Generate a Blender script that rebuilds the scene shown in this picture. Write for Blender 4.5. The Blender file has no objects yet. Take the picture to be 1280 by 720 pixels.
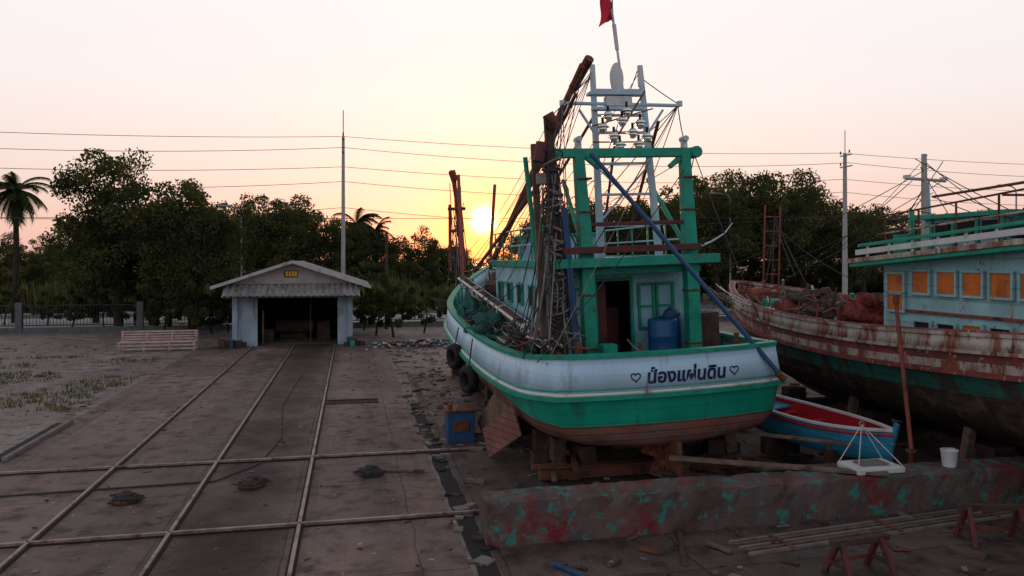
import bpy, math, random
import numpy as np
from mathutils import Vector, Matrix, noise
random.seed(7); rng=np.random.default_rng(7)
YAW=math.radians(12.0); CY,SY=math.cos(YAW),math.sin(YAW)
scene=bpy.context.scene
def yard(u,v,z=0.0): return Vector((CY*u-SY*v, SY*u+CY*v, z))
def R(a,b): return random.uniform(a,b)

# ---------------------------------------------------------------- materials
def nt(name):
    m=bpy.data.materials.new(name); m.use_nodes=True
    n=m.node_tree.nodes; l=m.node_tree.links
    return m,n,l,n['Principled BSDF']
def noise_node(n,l,src,scale,detail=5,rough=.6,mapscale=None):
    if mapscale:
        mp=n.new('ShaderNodeMapping'); mp.inputs['Scale'].default_value=mapscale
        l.new(src,mp.inputs['Vector']); src=mp.outputs['Vector']
    t=n.new('ShaderNodeTexNoise'); t.inputs['Scale'].default_value=scale
    t.inputs['Detail'].default_value=detail; t.inputs['Roughness'].default_value=rough
    l.new(src,t.inputs['Vector']); return t.outputs['Fac']
def ramp(n,l,src,a,b,ca=(0,0,0,1),cb=(1,1,1,1)):
    r=n.new('ShaderNodeValToRGB'); r.color_ramp.elements[0].position=a; r.color_ramp.elements[1].position=b
    r.color_ramp.elements[0].color=ca; r.color_ramp.elements[1].color=cb
    l.new(src,r.inputs['Fac']); return r.outputs['Color']
def mix(n,l,f,a,b,mode='MIX'):
    m=n.new('ShaderNodeMixRGB'); m.blend_type=mode
    for k,x in (('Fac',f),('Color1',a),('Color2',b)):
        if isinstance(x,(int,float)): m.inputs[k].default_value=x
        elif isinstance(x,tuple): m.inputs[k].default_value=(x[0],x[1],x[2],1)
        else: l.new(x,m.inputs[k])
    return m.outputs['Color']
def mat(name,base,rough=.6,scale=1.5,var=.35,dirt=None,damt=.5,dscale=2.5,streak=0,metal=0,bump=.15,bscale=20,spec=.3,plank=0,dirt2=None,d2=.6,pstr=.45):
    m,n,l,b=nt(name)
    tc=n.new('ShaderNodeTexCoord').outputs['Object']
    f=noise_node(n,l,tc,scale)
    col=mix(n,l,ramp(n,l,f,.3,.7),tuple(c*(1-var) for c in base),tuple(min(1,c*(1+var*.5)) for c in base))
    if dirt:
        f2=noise_node(n,l,tc,dscale,7,.68,(1,1,.25) if streak else None)
        th=.72-.36*damt
        col=mix(n,l,ramp(n,l,f2,th,th+.12),col,dirt)
    if dirt2:
        f3=noise_node(n,l,tc,dscale*2.7,7,.7,(1,1,.5) if streak else None)
        col=mix(n,l,ramp(n,l,f3,d2,d2+.06),col,dirt2)
    hgt=noise_node(n,l,tc,bscale,3)
    if plank:
        w=n.new('ShaderNodeTexWave'); w.wave_type='BANDS'; w.bands_direction='Z'
        w.inputs['Scale'].default_value=plank; w.inputs['Distortion'].default_value=.4; w.inputs['Detail'].default_value=2
        l.new(tc,w.inputs['Vector'])
        pf=ramp(n,l,w.outputs['Fac'],.0,.06)
        col=mix(n,l,pf,mix(n,l,pstr,col,(.01,.01,.01)),col)
    bp=n.new('ShaderNodeBump'); bp.inputs['Strength'].default_value=bump; bp.inputs['Distance'].default_value=.03
    l.new(hgt,bp.inputs['Height']); l.new(bp.outputs['Normal'],b.inputs['Normal'])
    l.new(col,b.inputs['Base Color'])
    rr=n.new('ShaderNodeMapRange'); rr.inputs['To Min'].default_value=max(.1,rough-.15); rr.inputs['To Max'].default_value=min(1,rough+.2)
    l.new(f,rr.inputs['Value']); l.new(rr.outputs['Result'],b.inputs['Roughness'])
    b.inputs['Metallic'].default_value=metal
    b.inputs['Specular IOR Level'].default_value=spec
    return m
def leafmat(name,c,t):
    m,n,l,b=nt(name)
    n.remove(b); out=n['Material Output']
    d=n.new('ShaderNodeBsdfDiffuse'); tr=n.new('ShaderNodeBsdfTranslucent'); mx=n.new('ShaderNodeMixShader')
    tc=n.new('ShaderNodeTexCoord').outputs['Object']
    f=noise_node(n,l,tc,.7,1)
    col=mix(n,l,ramp(n,l,f,.3,.7),tuple(x*.6 for x in c),tuple(x*1.4 for x in c))
    oi=n.new('ShaderNodeObjectInfo')
    col=mix(n,l,oi.outputs['Random'],col,mix(n,l,.5,col,(.07,.055,.03)))  # random brown tint per object: warm haze painted into the leaf colour
    l.new(col,d.inputs['Color'])
    tr.inputs['Color'].default_value=(t[0],t[1],t[2],1)
    mx.inputs[0].default_value=.25
    l.new(d.outputs[0],mx.inputs[1]); l.new(tr.outputs[0],mx.inputs[2]); l.new(mx.outputs[0],out.inputs['Surface'])
    return m
RUST=(.16,.06,.03); GRIME=(.07,.055,.045)
M={}
M['white']=mat('weathered_white_paint',(.44,.62,.74),.45,.8,.14,dirt=(.27,.36,.4),damt=.42,streak=1,dirt2=(.17,.12,.09),d2=.655,plank=1.2,pstr=.12)
M['cream']=mat('cream_trim_paint',(.58,.6,.54),.5,2,.2,dirt=(.25,.2,.15),damt=.4)
M['green']=mat('sea_green_paint',(.006,.31,.2),.42,.9,.25,dirt=(.012,.17,.12),damt=.5,streak=1,dirt2=(.09,.11,.08),d2=.64,plank=1.2,pstr=.2)
M['greent']=mat('green_trim_paint',(.01,.28,.18),.45,3,.3,dirt=(.06,.1,.07),damt=.42,dirt2=(.12,.07,.04),d2=.64)
M['bottom']=mat('worn_antifouling',(.24,.10,.075),.8,1.3,.45,dirt=(.13,.10,.08),damt=.6,plank=1.9,bump=.4,spec=.15,dirt2=(.34,.27,.23),d2=.63,pstr=.7)
M['ltblue']=mat('light_blue_paint',(.28,.50,.57),.5,1.5,.2,dirt=(.19,.28,.3),damt=.45,streak=1,dirt2=(.15,.1,.07),d2=.65)
M['deck']=mat('worn_deck_wood',(.13,.09,.065),.8,3,.4,dirt=GRIME,damt=.6)
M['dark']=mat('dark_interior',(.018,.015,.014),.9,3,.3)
M['redb']=mat('red_brown_paint',(.13,.028,.026),.6,2,.4,dirt=(.05,.03,.025),damt=.6)
M['wood']=mat('weathered_timber',(.16,.11,.08),.85,3,.5,dirt=(.05,.035,.03),damt=.5,bump=.4)
M['dwood']=mat('dark_timber',(.07,.042,.032),.85,3,.5,dirt=(.025,.017,.015),damt=.5,bump=.4)
M['rust']=mat('rusted_steel',(.15,.055,.03),.8,4,.5,dirt=(.04,.02,.016),damt=.5,bump=.4)
M['rrust']=mat('red_rust_paint',(.26,.065,.045),.75,4,.4,dirt=(.05,.02,.016),damt=.5,bump=.3)
M['mast']=mat('mast_blue_grey_paint',(.40,.55,.62),.4,3,.2,dirt=(.25,.25,.24),damt=.3,dirt2=(.15,.08,.05),d2=.64)
M['bluep']=mat('blue_painted_pole',(.02,.07,.16),.5,3,.3,dirt=(.03,.045,.06),damt=.5)
M['rope']=mat('rope_fibre',(.22,.19,.16),.95,8,.4)
M['drope']=mat('dark_rope_fibre',(.05,.045,.045),.95,8,.4)
M['net']=mat('green_fishing_net',(.02,.15,.13),.95,9,.7,dirt=(.01,.04,.04),damt=.7,dscale=9,bump=1,bscale=35)
M['bnet']=mat('brown_fishing_net',(.13,.08,.06),.95,9,.7,dirt=(.03,.02,.02),damt=.7,dscale=9,bump=1,bscale=35)
M['rnet']=mat('red_fishing_net',(.28,.05,.04),.95,7,.6,dirt=(.08,.02,.02),damt=.6,dscale=8,bump=1,bscale=30)
M['rubber']=mat('black_rubber',(.012,.012,.013),.75,5,.3,bump=.4)
M['drum']=mat('blue_plastic',(.01,.08,.2),.35,3,.2,dirt=(.02,.06,.12),damt=.3)
M['chrome']=mat('lamp_metal',(.75,.75,.74),.2,3,.1,metal=.9,bump=0)
M['flag']=mat('red_cloth',(.6,.02,.05),.8,3,.3)
M['text']=mat('dark_blue_lettering',(.006,.012,.06),.5,6,.2)
M['conc']=mat('painted_concrete_beam',(.12,.085,.075),.85,1.3,.45,dirt=(.17,.028,.03),damt=.55,dscale=1.1,bump=.7,spec=.15,dirt2=(.03,.2,.17),d2=.55)
M['oldconc']=mat('old_concrete',(.2,.175,.16),.9,1.5,.35,dirt=(.09,.08,.075),damt=.5,bump=.4,spec=.15)
M['rail']=mat('worn_steel_rail',(.30,.23,.19),.45,3,.4,dirt=(.13,.06,.04),damt=.6,metal=.45)
M['bandw']=mat('rust_stained_cream_paint',(.42,.38,.31),.7,2,.3,dirt=(.22,.07,.04),damt=.75,dscale=2.2,streak=1,dirt2=(.08,.03,.02),d2=.56)
M['bandr']=mat('faded_red_paint',(.24,.045,.035),.7,2,.4,dirt=(.10,.045,.035),damt=.7,dirt2=(.4,.35,.28),d2=.58)
M['bandg']=mat('faded_green_paint',(.02,.13,.10),.7,1,.4,dirt=(.045,.04,.03),damt=.75,streak=1,plank=1.4)
M['hull2']=mat('dark_bare_hull_planks',(.06,.043,.033),.85,1,.5,dirt=(.12,.08,.06),damt=.6,plank=1.5,bump=.5,spec=.12)
M['teal']=mat('pale_teal_paint',(.29,.49,.51),.55,1.5,.25,dirt=(.25,.24,.2),damt=.45,streak=1,dirt2=(.2,.08,.04),d2=.6,plank=1.0,pstr=.3)
M['orange']=mat('orange_boarding',(.62,.15,.025),.6,3,.25,dirt=(.35,.08,.02),damt=.5)
M['boatred']=mat('dinghy_red_paint',(.42,.02,.03),.45,2,.25,dirt=(.2,.03,.03),damt=.4)
M['boatblue']=mat('dinghy_blue_paint',(.03,.24,.38),.45,2,.25,dirt=(.04,.12,.17),damt=.5,plank=2.5,dirt2=(.3,.3,.3),d2=.64)
M['plain']=mat('off_white_paint',(.58,.58,.56),.5,2,.15,dirt=(.35,.33,.3),damt=.45)
M['pinkw']=mat('faded_pink_paint',(.5,.34,.31),.6,3,.25,dirt=(.25,.18,.16),damt=.55)
M['shedw']=mat('pale_blue_render',(.30,.37,.42),.8,1.2,.25,dirt=(.16,.16,.16),damt=.5,streak=1)
M['gable']=mat('grey_render',(.36,.32,.29),.85,1.2,.2,dirt=(.2,.17,.15),damt=.45)
M['fascia']=mat('weathered_fascia_board',(.42,.40,.38),.7,2,.2,dirt=(.22,.2,.18),damt=.5)
M['fence']=mat('dark_iron_fence',(.03,.032,.035),.6,3,.3)
M['fpost']=mat('grey_fence_post',(.12,.12,.12),.85,3,.3,dirt=(.06,.06,.055),damt=.5)
M['pole']=mat('concrete_pole',(.36,.34,.32),.8,1.5,.2,dirt=(.22,.2,.18),damt=.4)
M['galv']=mat('galvanised_steel',(.3,.31,.32),.45,2,.2,metal=.5)
M['bark']=mat('tree_bark',(.05,.038,.028),.9,4,.4,bump=.5,spec=.1)
M['asphalt']=mat('concrete_road_surface',(.30,.28,.27),.8,.8,.25,spec=.3)
M['line']=mat('road_marking_paint',(.6,.6,.57),.8,4,.3)
M['yel']=mat('amber_glass',(.75,.38,.05),.4,3,.2)
def corr(name,base):
    m,n,l,b=nt(name); tc=n.new('ShaderNodeTexCoord').outputs['Object']
    f=noise_node(n,l,tc,1.3,7,.65)
    f2=noise_node(n,l,tc,2.4,6,.7,(1.5,.3,.3))
    col=mix(n,l,ramp(n,l,f,.4,.62),base,tuple(c*.6 for c in base))
    col=mix(n,l,ramp(n,l,f2,.56,.64),col,(.16,.1,.07))
    l.new(col,b.inputs['Base Color']); b.inputs['Roughness'].default_value=.6; b.inputs['Metallic'].default_value=.2
    return m
M['corr']=corr('corrugated_sheet',(.34,.32,.31))
def groundmat(name,c1,c2,c3,joint=None,scale=.35,rough=.85,spec=.15,band=None):
    m,n,l,b=nt(name); tc=n.new('ShaderNodeTexCoord').outputs['Object']
    a=noise_node(n,l,tc,scale,7,.62); bb=noise_node(n,l,tc,scale*5,7,.7); c=noise_node(n,l,tc,14,4,.7)
    col=mix(n,l,ramp(n,l,a,.36,.62),c1,c2)
    col=mix(n,l,ramp(n,l,bb,.48,.64),col,c3)
    if band:
        sx=n.new('ShaderNodeSeparateXYZ'); l.new(tc,sx.inputs[0])
        nn=noise_node(n,l,tc,.9,6,.7,(1,.25,1))
        for (x0,x1,st,soft) in band:
            ma=n.new('ShaderNodeMath'); ma.operation='MULTIPLY_ADD'; ma.inputs[1].default_value=1.6; l.new(nn,ma.inputs[0]); 
            sb=n.new('ShaderNodeMath'); sb.operation='SUBTRACT'; l.new(sx.outputs['X'],sb.inputs[0]); sb.inputs[1].default_value=(x0+x1)/2+.8
            l.new(sb.outputs[0],ma.inputs[2])
            ab=n.new('ShaderNodeMath'); ab.operation='ABSOLUTE'; l.new(ma.outputs[0],ab.inputs[0])
            mr=n.new('ShaderNodeMapRange'); mr.inputs['From Min'].default_value=(x1-x0)/2+soft; mr.inputs['From Max'].default_value=max(0,(x1-x0)/2-soft); mr.inputs['To Max'].default_value=st
            l.new(ab.outputs[0],mr.inputs['Value'])
            col=mix(n,l,mr.outputs['Result'],col,tuple(x*.55 for x in c3))
    sk=noise_node(n,l,tc,1.0,6,.65,(2.2,.16,1))
    col=mix(n,l,ramp(n,l,sk,.55,.68),col,mix(n,l,.55,col,c3))
    col=mix(n,l,ramp(n,l,c,.3,.75),mix(n,l,.35,col,(.01,.01,.01)),col)
    fl=noise_node(n,l,tc,3.1,7,.75)
    col=mix(n,l,ramp(n,l,fl,.62,.67),col,tuple(min(1,x*1.7) for x in c2))
    h=mix(n,l,.5,bb,c)
    if joint:
        br=n.new('ShaderNodeTexBrick'); br.offset=0; br.inputs['Scale'].default_value=1
        br.inputs['Brick Width'].default_value=joint[0]; br.inputs['Row Height'].default_value=joint[1]
        br.inputs['Mortar Size'].default_value=.022; br.inputs['Mortar Smooth'].default_value=.3
        br.inputs['Color1'].default_value=(1,1,1,1); br.inputs['Color2'].default_value=(.64,.64,.66,1); br.inputs['Mortar'].default_value=(.22,.22,.22,1)
        mp=n.new('ShaderNodeVectorMath'); mp.operation='ADD'
        nn=n.new('ShaderNodeTexNoise'); nn.inputs['Scale'].default_value=.9; l.new(tc,nn.inputs['Vector'])
        sc=n.new('ShaderNodeVectorMath'); sc.operation='SCALE'; sc.inputs['Scale'].default_value=.18
        l.new(nn.outputs['Color'],sc.inputs[0]); l.new(tc,mp.inputs[0]); l.new(sc.outputs[0],mp.inputs[1])
        l.new(mp.outputs[0],br.inputs['Vector'])
        col=mix(n,l,.75,col,br.outputs['Color'],'MULTIPLY')
    l.new(col,b.inputs['Base Color'])
    bp=n.new('ShaderNodeBump'); bp.inputs['Strength'].default_value=.6; bp.inputs['Distance'].default_value=.05
    l.new(h,bp.inputs['Height']); l.new(bp.outputs['Normal'],b.inputs['Normal'])
    rr=n.new('ShaderNodeMapRange'); rr.inputs['From Min'].default_value=.35; rr.inputs['From Max'].default_value=.65
    rr.inputs['To Min'].default_value=rough-.4; rr.inputs['To Max'].default_value=rough+.1
    l.new(a,rr.inputs['Value']); l.new(rr.outputs['Result'],b.inputs['Roughness'])
    b.inputs['Specular IOR Level'].default_value=spec
    return m
M['slab']=groundmat('stained_concrete_slab',(.165,.105,.085),(.29,.205,.178),(.08,.048,.038),(2.25,2.5),spec=.25,band=((.1,2.2,.85,.5),(-1.1,-.4,.4,.4),(3.6,4.3,.35,.4)))
M['slab2']=groundmat('dark_yard_concrete',(.085,.055,.046),(.155,.11,.092),(.042,.028,.023),(3.1,3.3),spec=.25)
M['dirt']=groundmat('dirt_and_gravel',(.19,.145,.125),(.31,.26,.23),(.10,.08,.062),None,.25)
M['ground']=groundmat('grassy_ground',(.05,.06,.025),(.1,.09,.06),(.035,.045,.02),None,.15)
M['pad']=groundmat('pale_concrete_pad',(.24,.195,.175),(.34,.29,.265),(.13,.11,.095),None,.5)
M['leafA']=leafmat('leaf_dark',(.032,.045,.018),(.07,.08,.02))
M['leafB']=leafmat('leaf_mid',(.052,.072,.027),(.12,.13,.03))
M['leafC']=leafmat('leaf_light',(.09,.10,.036),(.17,.15,.04))
M['reed']=leafmat('reed_leaf',(.12,.14,.06),(.22,.24,.07))

# ---------------------------------------------------------------- mesh builder
class MB:
    def __init__(s): s.v=[];s.f=[];s.m=[];s.mats=[]
    def mi(s,k):
        if k not in s.mats: s.mats.append(k)
        return s.mats.index(k)
    def add(s,vs,fs,k):
        o=len(s.v); i=s.mi(k); s.v+= [tuple(x) for x in vs]; s.f+=[tuple(a+o for a in f) for f in fs]; s.m+=[i]*len(fs)
    def box(s,c,d,k,rot=None):
        vs=[]
        for z in(-.5,.5):
            for x,y in((-.5,-.5),(.5,-.5),(.5,.5),(-.5,.5)):
                p=Vector((x*d[0],y*d[1],z*d[2]))
                if rot is not None: p=rot@p
                vs.append(p+Vector(c))
        s.add(vs,[(3,2,1,0),(4,5,6,7),(0,1,5,4),(1,2,6,5),(2,3,7,6),(3,0,4,7)],k)
    def frame(s,p0,p1):
        p0=Vector(p0);p1=Vector(p1);d=(p1-p0); L=d.length; d=d/max(L,1e-6)
        up=Vector((0,0,1)) if abs(d.z)<.95 else Vector((0,1,0))
        a=d.cross(up).normalized(); b=a.cross(d).normalized(); return p0,p1,d,a,b
    def beam(s,p0,p1,w,h,k,w2=None,h2=None):
        p0,p1,d,a,b=s.frame(p0,p1); w2=w2 or w; h2=h2 or h
        vs=[]
        for p,ww,hh in((p0,w,h),(p1,w2,h2)):
            for x,y in((-.5,-.5),(.5,-.5),(.5,.5),(-.5,.5)): vs.append(p+a*x*ww+b*y*hh)
        s.add(vs,[(3,2,1,0),(4,5,6,7),(0,1,5,4),(1,2,6,5),(2,3,7,6),(3,0,4,7)],k)
    def cyl(s,p0,p1,r0,k,r1=None,n=10):
        p0,p1,d,a,b=s.frame(p0,p1); r1=r0 if r1 is None else r1
        vs=[p+(a*math.cos(2*math.pi*i/n)+b*math.sin(2*math.pi*i/n))*r for p,r in((p0,r0),(p1,r1)) for i in range(n)]
        fs=[(i,(i+1)%n,n+(i+1)%n,n+i) for i in range(n)]+[tuple(range(n))[::-1],tuple(range(n,2*n))]
        s.add(vs,fs,k)
    def tube(s,pts,r,k,n=6,r1=None):
        pts=[Vector(p) for p in pts]; N=len(pts); vs=[]
        for i,p in enumerate(pts):
            q0=pts[max(0,i-1)];q1=pts[min(N-1,i+1)]
            _,_,d,a,b=s.frame(q0,q1); rr=r if r1 is None else r+(r1-r)*i/(N-1)
            vs+=[p+(a*math.cos(2*math.pi*j/n)+b*math.sin(2*math.pi*j/n))*rr for j in range(n)]
        fs=[(i*n+j,i*n+(j+1)%n,(i+1)*n+(j+1)%n,(i+1)*n+j) for i in range(N-1) for j in range(n)]
        fs+=[tuple(range(n))[::-1],tuple(range((N-1)*n,N*n))]
        s.add(vs,fs,k)
    def rope(s,p0,p1,sag=.2,r=.012,k='rope',n=4,seg=9):
        p0=Vector(p0);p1=Vector(p1)
        s.tube([p0.lerp(p1,t/seg)-Vector((0,0,sag*4*(t/seg)*(1-t/seg))) for t in range(seg+1)],r,k,n)
    def ribbon(s,pts,w,h,k):
        pts=[Vector(p) for p in pts];N=len(pts);vs=[]
        for i,p in enumerate(pts):
            d=pts[min(N-1,i+1)]-pts[max(0,i-1)]; d.z=0; d.normalize(); a=Vector((d.y,-d.x,0))
            for x,y in((-.5,-.5),(.5,-.5),(.5,.5),(-.5,.5)): vs.append(p+a*x*w+Vector((0,0,y*h)))
        fs=[(i*4+j,i*4+(j+1)%4,(i+1)*4+(j+1)%4,(i+1)*4+j) for i in range(N-1) for j in range(4)]
        fs+=[(3,2,1,0),tuple(range(4*N-4,4*N))]
        s.add(vs,fs,k)
    def torus(s,c,R_,r,k,ax='x',n=20,m=8,rot=None):
        vs=[]
        for i in range(n):
            a=2*math.pi*i/n
            for j in range(m):
                b=2*math.pi*j/m; q=(R_+r*math.cos(b)); p=(q*math.cos(a),q*math.sin(a),r*1.3*math.sin(b))
                if ax=='x': p=(p[2],p[0],p[1])
                elif ax=='y': p=(p[0],p[2],p[1])
                p=Vector(p)
                if rot is not None:p=rot@p
                vs.append(p+Vector(c))
        s.add(vs,[(i*m+j,((i+1)%n)*m+j,((i+1)%n)*m+(j+1)%m,i*m+(j+1)%m) for i in range(n) for j in range(m)],k)
    def blob(s,c,rad,k,n=20,m=12,amp=.35,fr=1.6,flat=False):
        vs=[];sd=Vector((R(0,50),R(0,50),R(0,50)))
        for j in range(m+1):
            th=math.pi*j/m
            for i in range(n):
                ph=2*math.pi*i/n; d=Vector((math.sin(th)*math.cos(ph),math.sin(th)*math.sin(ph),math.cos(th)))
                q=1+amp*noise.noise(d*fr+sd)+amp*.5*noise.noise(d*fr*2.7+sd)
                vs.append((c[0]+d.x*rad[0]*q,c[1]+d.y*rad[1]*q,c[2]+d.z*rad[2]*q))
        s.add(vs,[(j*n+i,(j+1)*n+i,(j+1)*n+(i+1)%n,j*n+(i+1)%n) for j in range(m) for i in range(n)],k)
    def build(s,name,parent=None,smooth=False,bevel=0,solid=0):
        me=bpy.data.meshes.new(name); me.from_pydata(s.v,[],s.f)
        for k in s.mats: me.materials.append(M[k])
        me.polygons.foreach_set('material_index',s.m)
        if smooth: me.polygons.foreach_set('use_smooth',[True]*len(s.f))
        me.update()
        o=bpy.data.objects.new(name,me); scene.collection.objects.link(o)
        if parent: o.parent=parent
        if solid:
            q=o.modifiers.new('solid','SOLIDIFY'); q.thickness=solid; q.offset=0
        if bevel:
            q=o.modifiers.new('bevel','BEVEL'); q.width=bevel; q.segments=2; q.limit_method='ANGLE'
        return o
def group(name,u,v,z=0,rot=0,roll=0,pitch=0):
    e=bpy.data.objects.new(name,None); scene.collection.objects.link(e)
    e.location=yard(u,v,z); e.rotation_euler=(pitch,roll,YAW+rot); e.empty_display_size=.3
    return e
def place(o,u,v,z=0,rot=0):
    o.location=yard(u,v,z); o.rotation_euler=(0,0,YAW+rot); return o
def sheet(name,u0,u1,v0,v1,z,k):
    b=MB(); cu,cv=(u0+u1)/2,(v0+v1)/2
    b.add([(u0-cu,v0-cv,0),(u1-cu,v0-cv,0),(u1-cu,v1-cv,0),(u0-cu,v1-cv,0)],[(0,1,2,3)],k)
    return place(b.build(name),cu,cv,z)
def hs(t,xs,ys):
    n=len(xs)
    if t<=xs[0]: return ys[0]
    if t>=xs[-1]: return ys[-1]
    i=max(j for j in range(n-1) if xs[j]<=t)
    def d(j):
        if j==0: return (ys[1]-ys[0])/(xs[1]-xs[0])
        if j==n-1: return (ys[-1]-ys[-2])/(xs[-1]-xs[-2])
        return (ys[j+1]-ys[j-1])/(xs[j+1]-xs[j-1])
    h=xs[i+1]-xs[i];u=(t-xs[i])/h
    return (2*u**3-3*u*u+1)*ys[i]+(u**3-2*u*u+u)*h*d(i)+(-2*u**3+3*u*u)*ys[i+1]+(u**3-u*u)*h*d(i+1)

# ---------------------------------------------------------------- hull
def make_hull(parent,L,hb,zs,zk,rows,bottom,cap,crown=.3,deckdz=.7,rake=2.0,nst=44,yb=(0,.9,1.5),full=(.9,.68,.34)):
    st=[L*(i/nst)**1.15 for i in range(nst+1)]
    val=lambda d,s: d(s) if callable(d) else d
    def P(s,dz,wf,y0,zabs=None,lowness=0):
        w=hb(s)*(wf*(1-lowness*.45*(s/L)**2.5))
        z=zs(s)-dz if zabs is None else zabs
        y=y0+s*(L-y0)/L-rake*(lowness*.8+.15*dz)*(s/L)**5
        return (w,y,z)
    def line(fn):
        port=[]; star=[]
        for s in st[::-1]:
            w,y,z=fn(s); port.append((-w,y,z)); star.append((w,y,z))
        w,y,z=fn(0); tr=[]
        for i in range(1,24):
            x=-w+2*w*i/24; tr.append((x,y-crown*(1-(x/w)**2)**.8,z))
        return port+tr+star[::-1]
    fns=[]
    for (dz,wf,y0,k,nm) in rows: fns.append(lambda s,dz=dz,wf=wf,y0=y0:P(s,val(dz,s),wf,y0,None,0.0))
    last=rows[-1]
    tabs=[]
    NB=8
    for i in range(1,NB+1):
        t=i/NB
        wf=hs(t,[0,.25,.5,.75,1],[last[1],last[1]*full[0],last[1]*full[1],last[1]*full[2],.04])
        y0=last[2]+hs(t,[0,.5,1],list(yb))
        def f(s,t=t,wf=wf,y0=y0):
            ld=val(last[0],s)
            zt=zs(s)-ld; z=zt+(zk(s)-zt)*hs(t,[0,.25,.5,.75,1],[0,.36,.66,.88,1])
            return P(s,ld*(1-t),wf,y0,z,t)
        tabs.append(f)
    allf=fns+tabs
    lines=[line(f) for f in allf]
    for i in range(len(lines)-1):
        if i<len(rows)-1: k,nm=rows[i][3],rows[i][4]
        else: k,nm=None,None
        if k:
            b=MB();N=len(lines[i]); b.add(lines[i]+lines[i+1],[(j,j+1,N+j+1,N+j) for j in range(N-1)],k)
            o=b.build(nm,parent,smooth=True,solid=.08 if i==0 else 0)
    b=MB(); i0=len(rows)-1; N=len(lines[0]); vs=[]
    for i in range(i0,len(lines)): vs+=lines[i]
    nr=len(lines)-i0
    b.add(vs,[(r*N+j,r*N+j+1,(r+1)*N+j+1,(r+1)*N+j) for r in range(nr-1) for j in range(N-1)],bottom)
    b.build('hull_bottom',parent,smooth=True)
    b=MB(); kp=[(0,y,z-.1) for (w,y,z) in [tabs[-1](s) for s in st]]
    b.ribbon(kp,.22,.34,bottom); b.build('keel',parent)
    b=MB(); b.ribbon([(x*.985,y+.02,z+.03) for x,y,z in lines[0]],.24,.08,cap); b.build('rail_cap',parent)
    b=MB(); vs=[];fs=[]
    for s in st:
        w,y,z=P(s,deckdz,rows[0][1],.15); vs+=[(-w+.03,y,z),(w-.03,y,z)]
    fs=[(2*i,2*i+1,2*i+3,2*i+2) for i in range(len(st)-1)]
    b.add(vs,fs,'deck'); b.build('deck',parent)
    b=MB()
    for s in np.arange(.8,L-2,.9):
        w,y,z=P(s,0,rows[0][1],0)
        for sg in(-1,1): b.box((sg*(w-.12),y,z-.35),(.09,.09,.68),cap)
    b.build('bulwark_stanchions',parent)
    return lines,P

# ================================================================ MAIN TRAWLER
U0,V0=6.95,15.5
T=group('fishing_trawler',U0,V0,0,roll=math.radians(-2.2))
L=22
hb=lambda s:hs(s,[0,.8,2,4.5,9,12.5,15,18,20.5,22],[2.6,2.92,3.15,3.32,3.4,3.35,3.0,2.15,.95,.08])
zs=lambda s:hs(s,[0,1.5,4.5,8,11.5,16,20,22],[3.0,2.88,2.84,2.94,3.2,3.6,4.2,4.6])
zk=lambda s:hs(s,[0,1.5,3.5,14,18,20.5,22],[.85,.72,.6,.55,.75,1.4,2.5])
gdz=lambda s:hs(s,[0,1,3,6,10,22],[1.48,1.38,1.12,.95,.9,.9])
wdz=lambda s:hs(s,[0,3,8,22],[.78,.74,.7,.68])
rows=[(0,.965,0,'white','bulwark'),(wdz,1.0,-.05,'green','green_topside'),(gdz,.96,.08,None,None)]
lines,P=make_hull(T,L,hb,zs,zk,rows,'bottom','greent',crown=.32,yb=(0,.14,.5),full=(.94,.8,.45))
b=MB()
b.tube([(x*1.008,y-.01,z) for x,y,z in lines[1]],.05,'cream',6)
b.tube([(x*1.004,y-.01,z+.1) for x,y,z in lines[1]],.03,'greent',6)
b.tube([(x*1.0,y-.02,z-.16) for x,y,z in lines[0]],.028,'greent',6)
b.ribbon([(x*1.02,y-.03,z-.07) for x,y,z in lines[1]],.14,.09,'greent')
b.build('rubbing_strakes',T)
def transom_y(x,z):
    t=min(1,max(0,(3.0-z)/.78)); w=2.6*(.965+.035*t); y0=-.05*t
    return y0-.32*(max(0,1-(x/w)**2))**.8
cu=bpy.data.curves.new('boat_name','FONT'); cu.body='น้องแผ่นดิน'; cu.size=.52; cu.align_x='CENTER'; cu.offset=.018; cu.shear=.15
to=bpy.data.objects.new('tmp',cu); scene.collection.objects.link(to)
bpy.context.view_layer.update()
me=bpy.data.meshes.new_from_object(to.evaluated_get(bpy.context.evaluated_depsgraph_get()))
bpy.data.objects.remove(to)
if len(me.vertices):
    xs=[v.co.x for v in me.vertices]; wd=max(xs)-min(xs); sc=1.85/wd
    for v in me.vertices:
        x=v.co.x*sc+.2; z=2.41+v.co.y*sc
        v.co=(x,transom_y(x,z)-.052,z)
    me.materials.clear(); me.materials.append(M['text'])
    o=bpy.data.objects.new('boat_name_lettering',me); scene.collection.objects.link(o); o.parent=T
b=MB()
for hx in(-.95,1.35):
    pts=[]
    for i in range(25):
        a=2*math.pi*i/24; x=hx+.0065*16*math.sin(a)**3; z=2.55+.0065*(13*math.cos(a)-5*math.cos(2*a)-2*math.cos(3*a)-math.cos(4*a))
        pts.append((x,transom_y(x,z)-.05,z))
    b.tube(pts,.014,'text',4)
b.build('heart_marks',T)
b=MB()
b.box((0,.0,.6),(.1,.7,.95),'rust'); b.cyl((0,.3,.15),(0,.3,1.4),.07,'rust')
b.cyl((0,.6,.6),(0,2.6,.8),.06,'rust')
for i in range(4):
    a=math.pi/2*i+.4
    rot=Matrix.Rotation(a,3,'Y')@Matrix.Rotation(.5,3,'Z')
    b.box(Vector((0,.6,.6))+Matrix.Rotation(a,3,'Y')@Vector((0,0,.3)),(.28,.03,.46),'rrust',rot)
b.cyl((0,.5,.6),(0,.75,.6),.12,'rust')
b.box((0,1.4,.15),(.18,2.6,.14),'rust')
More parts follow.
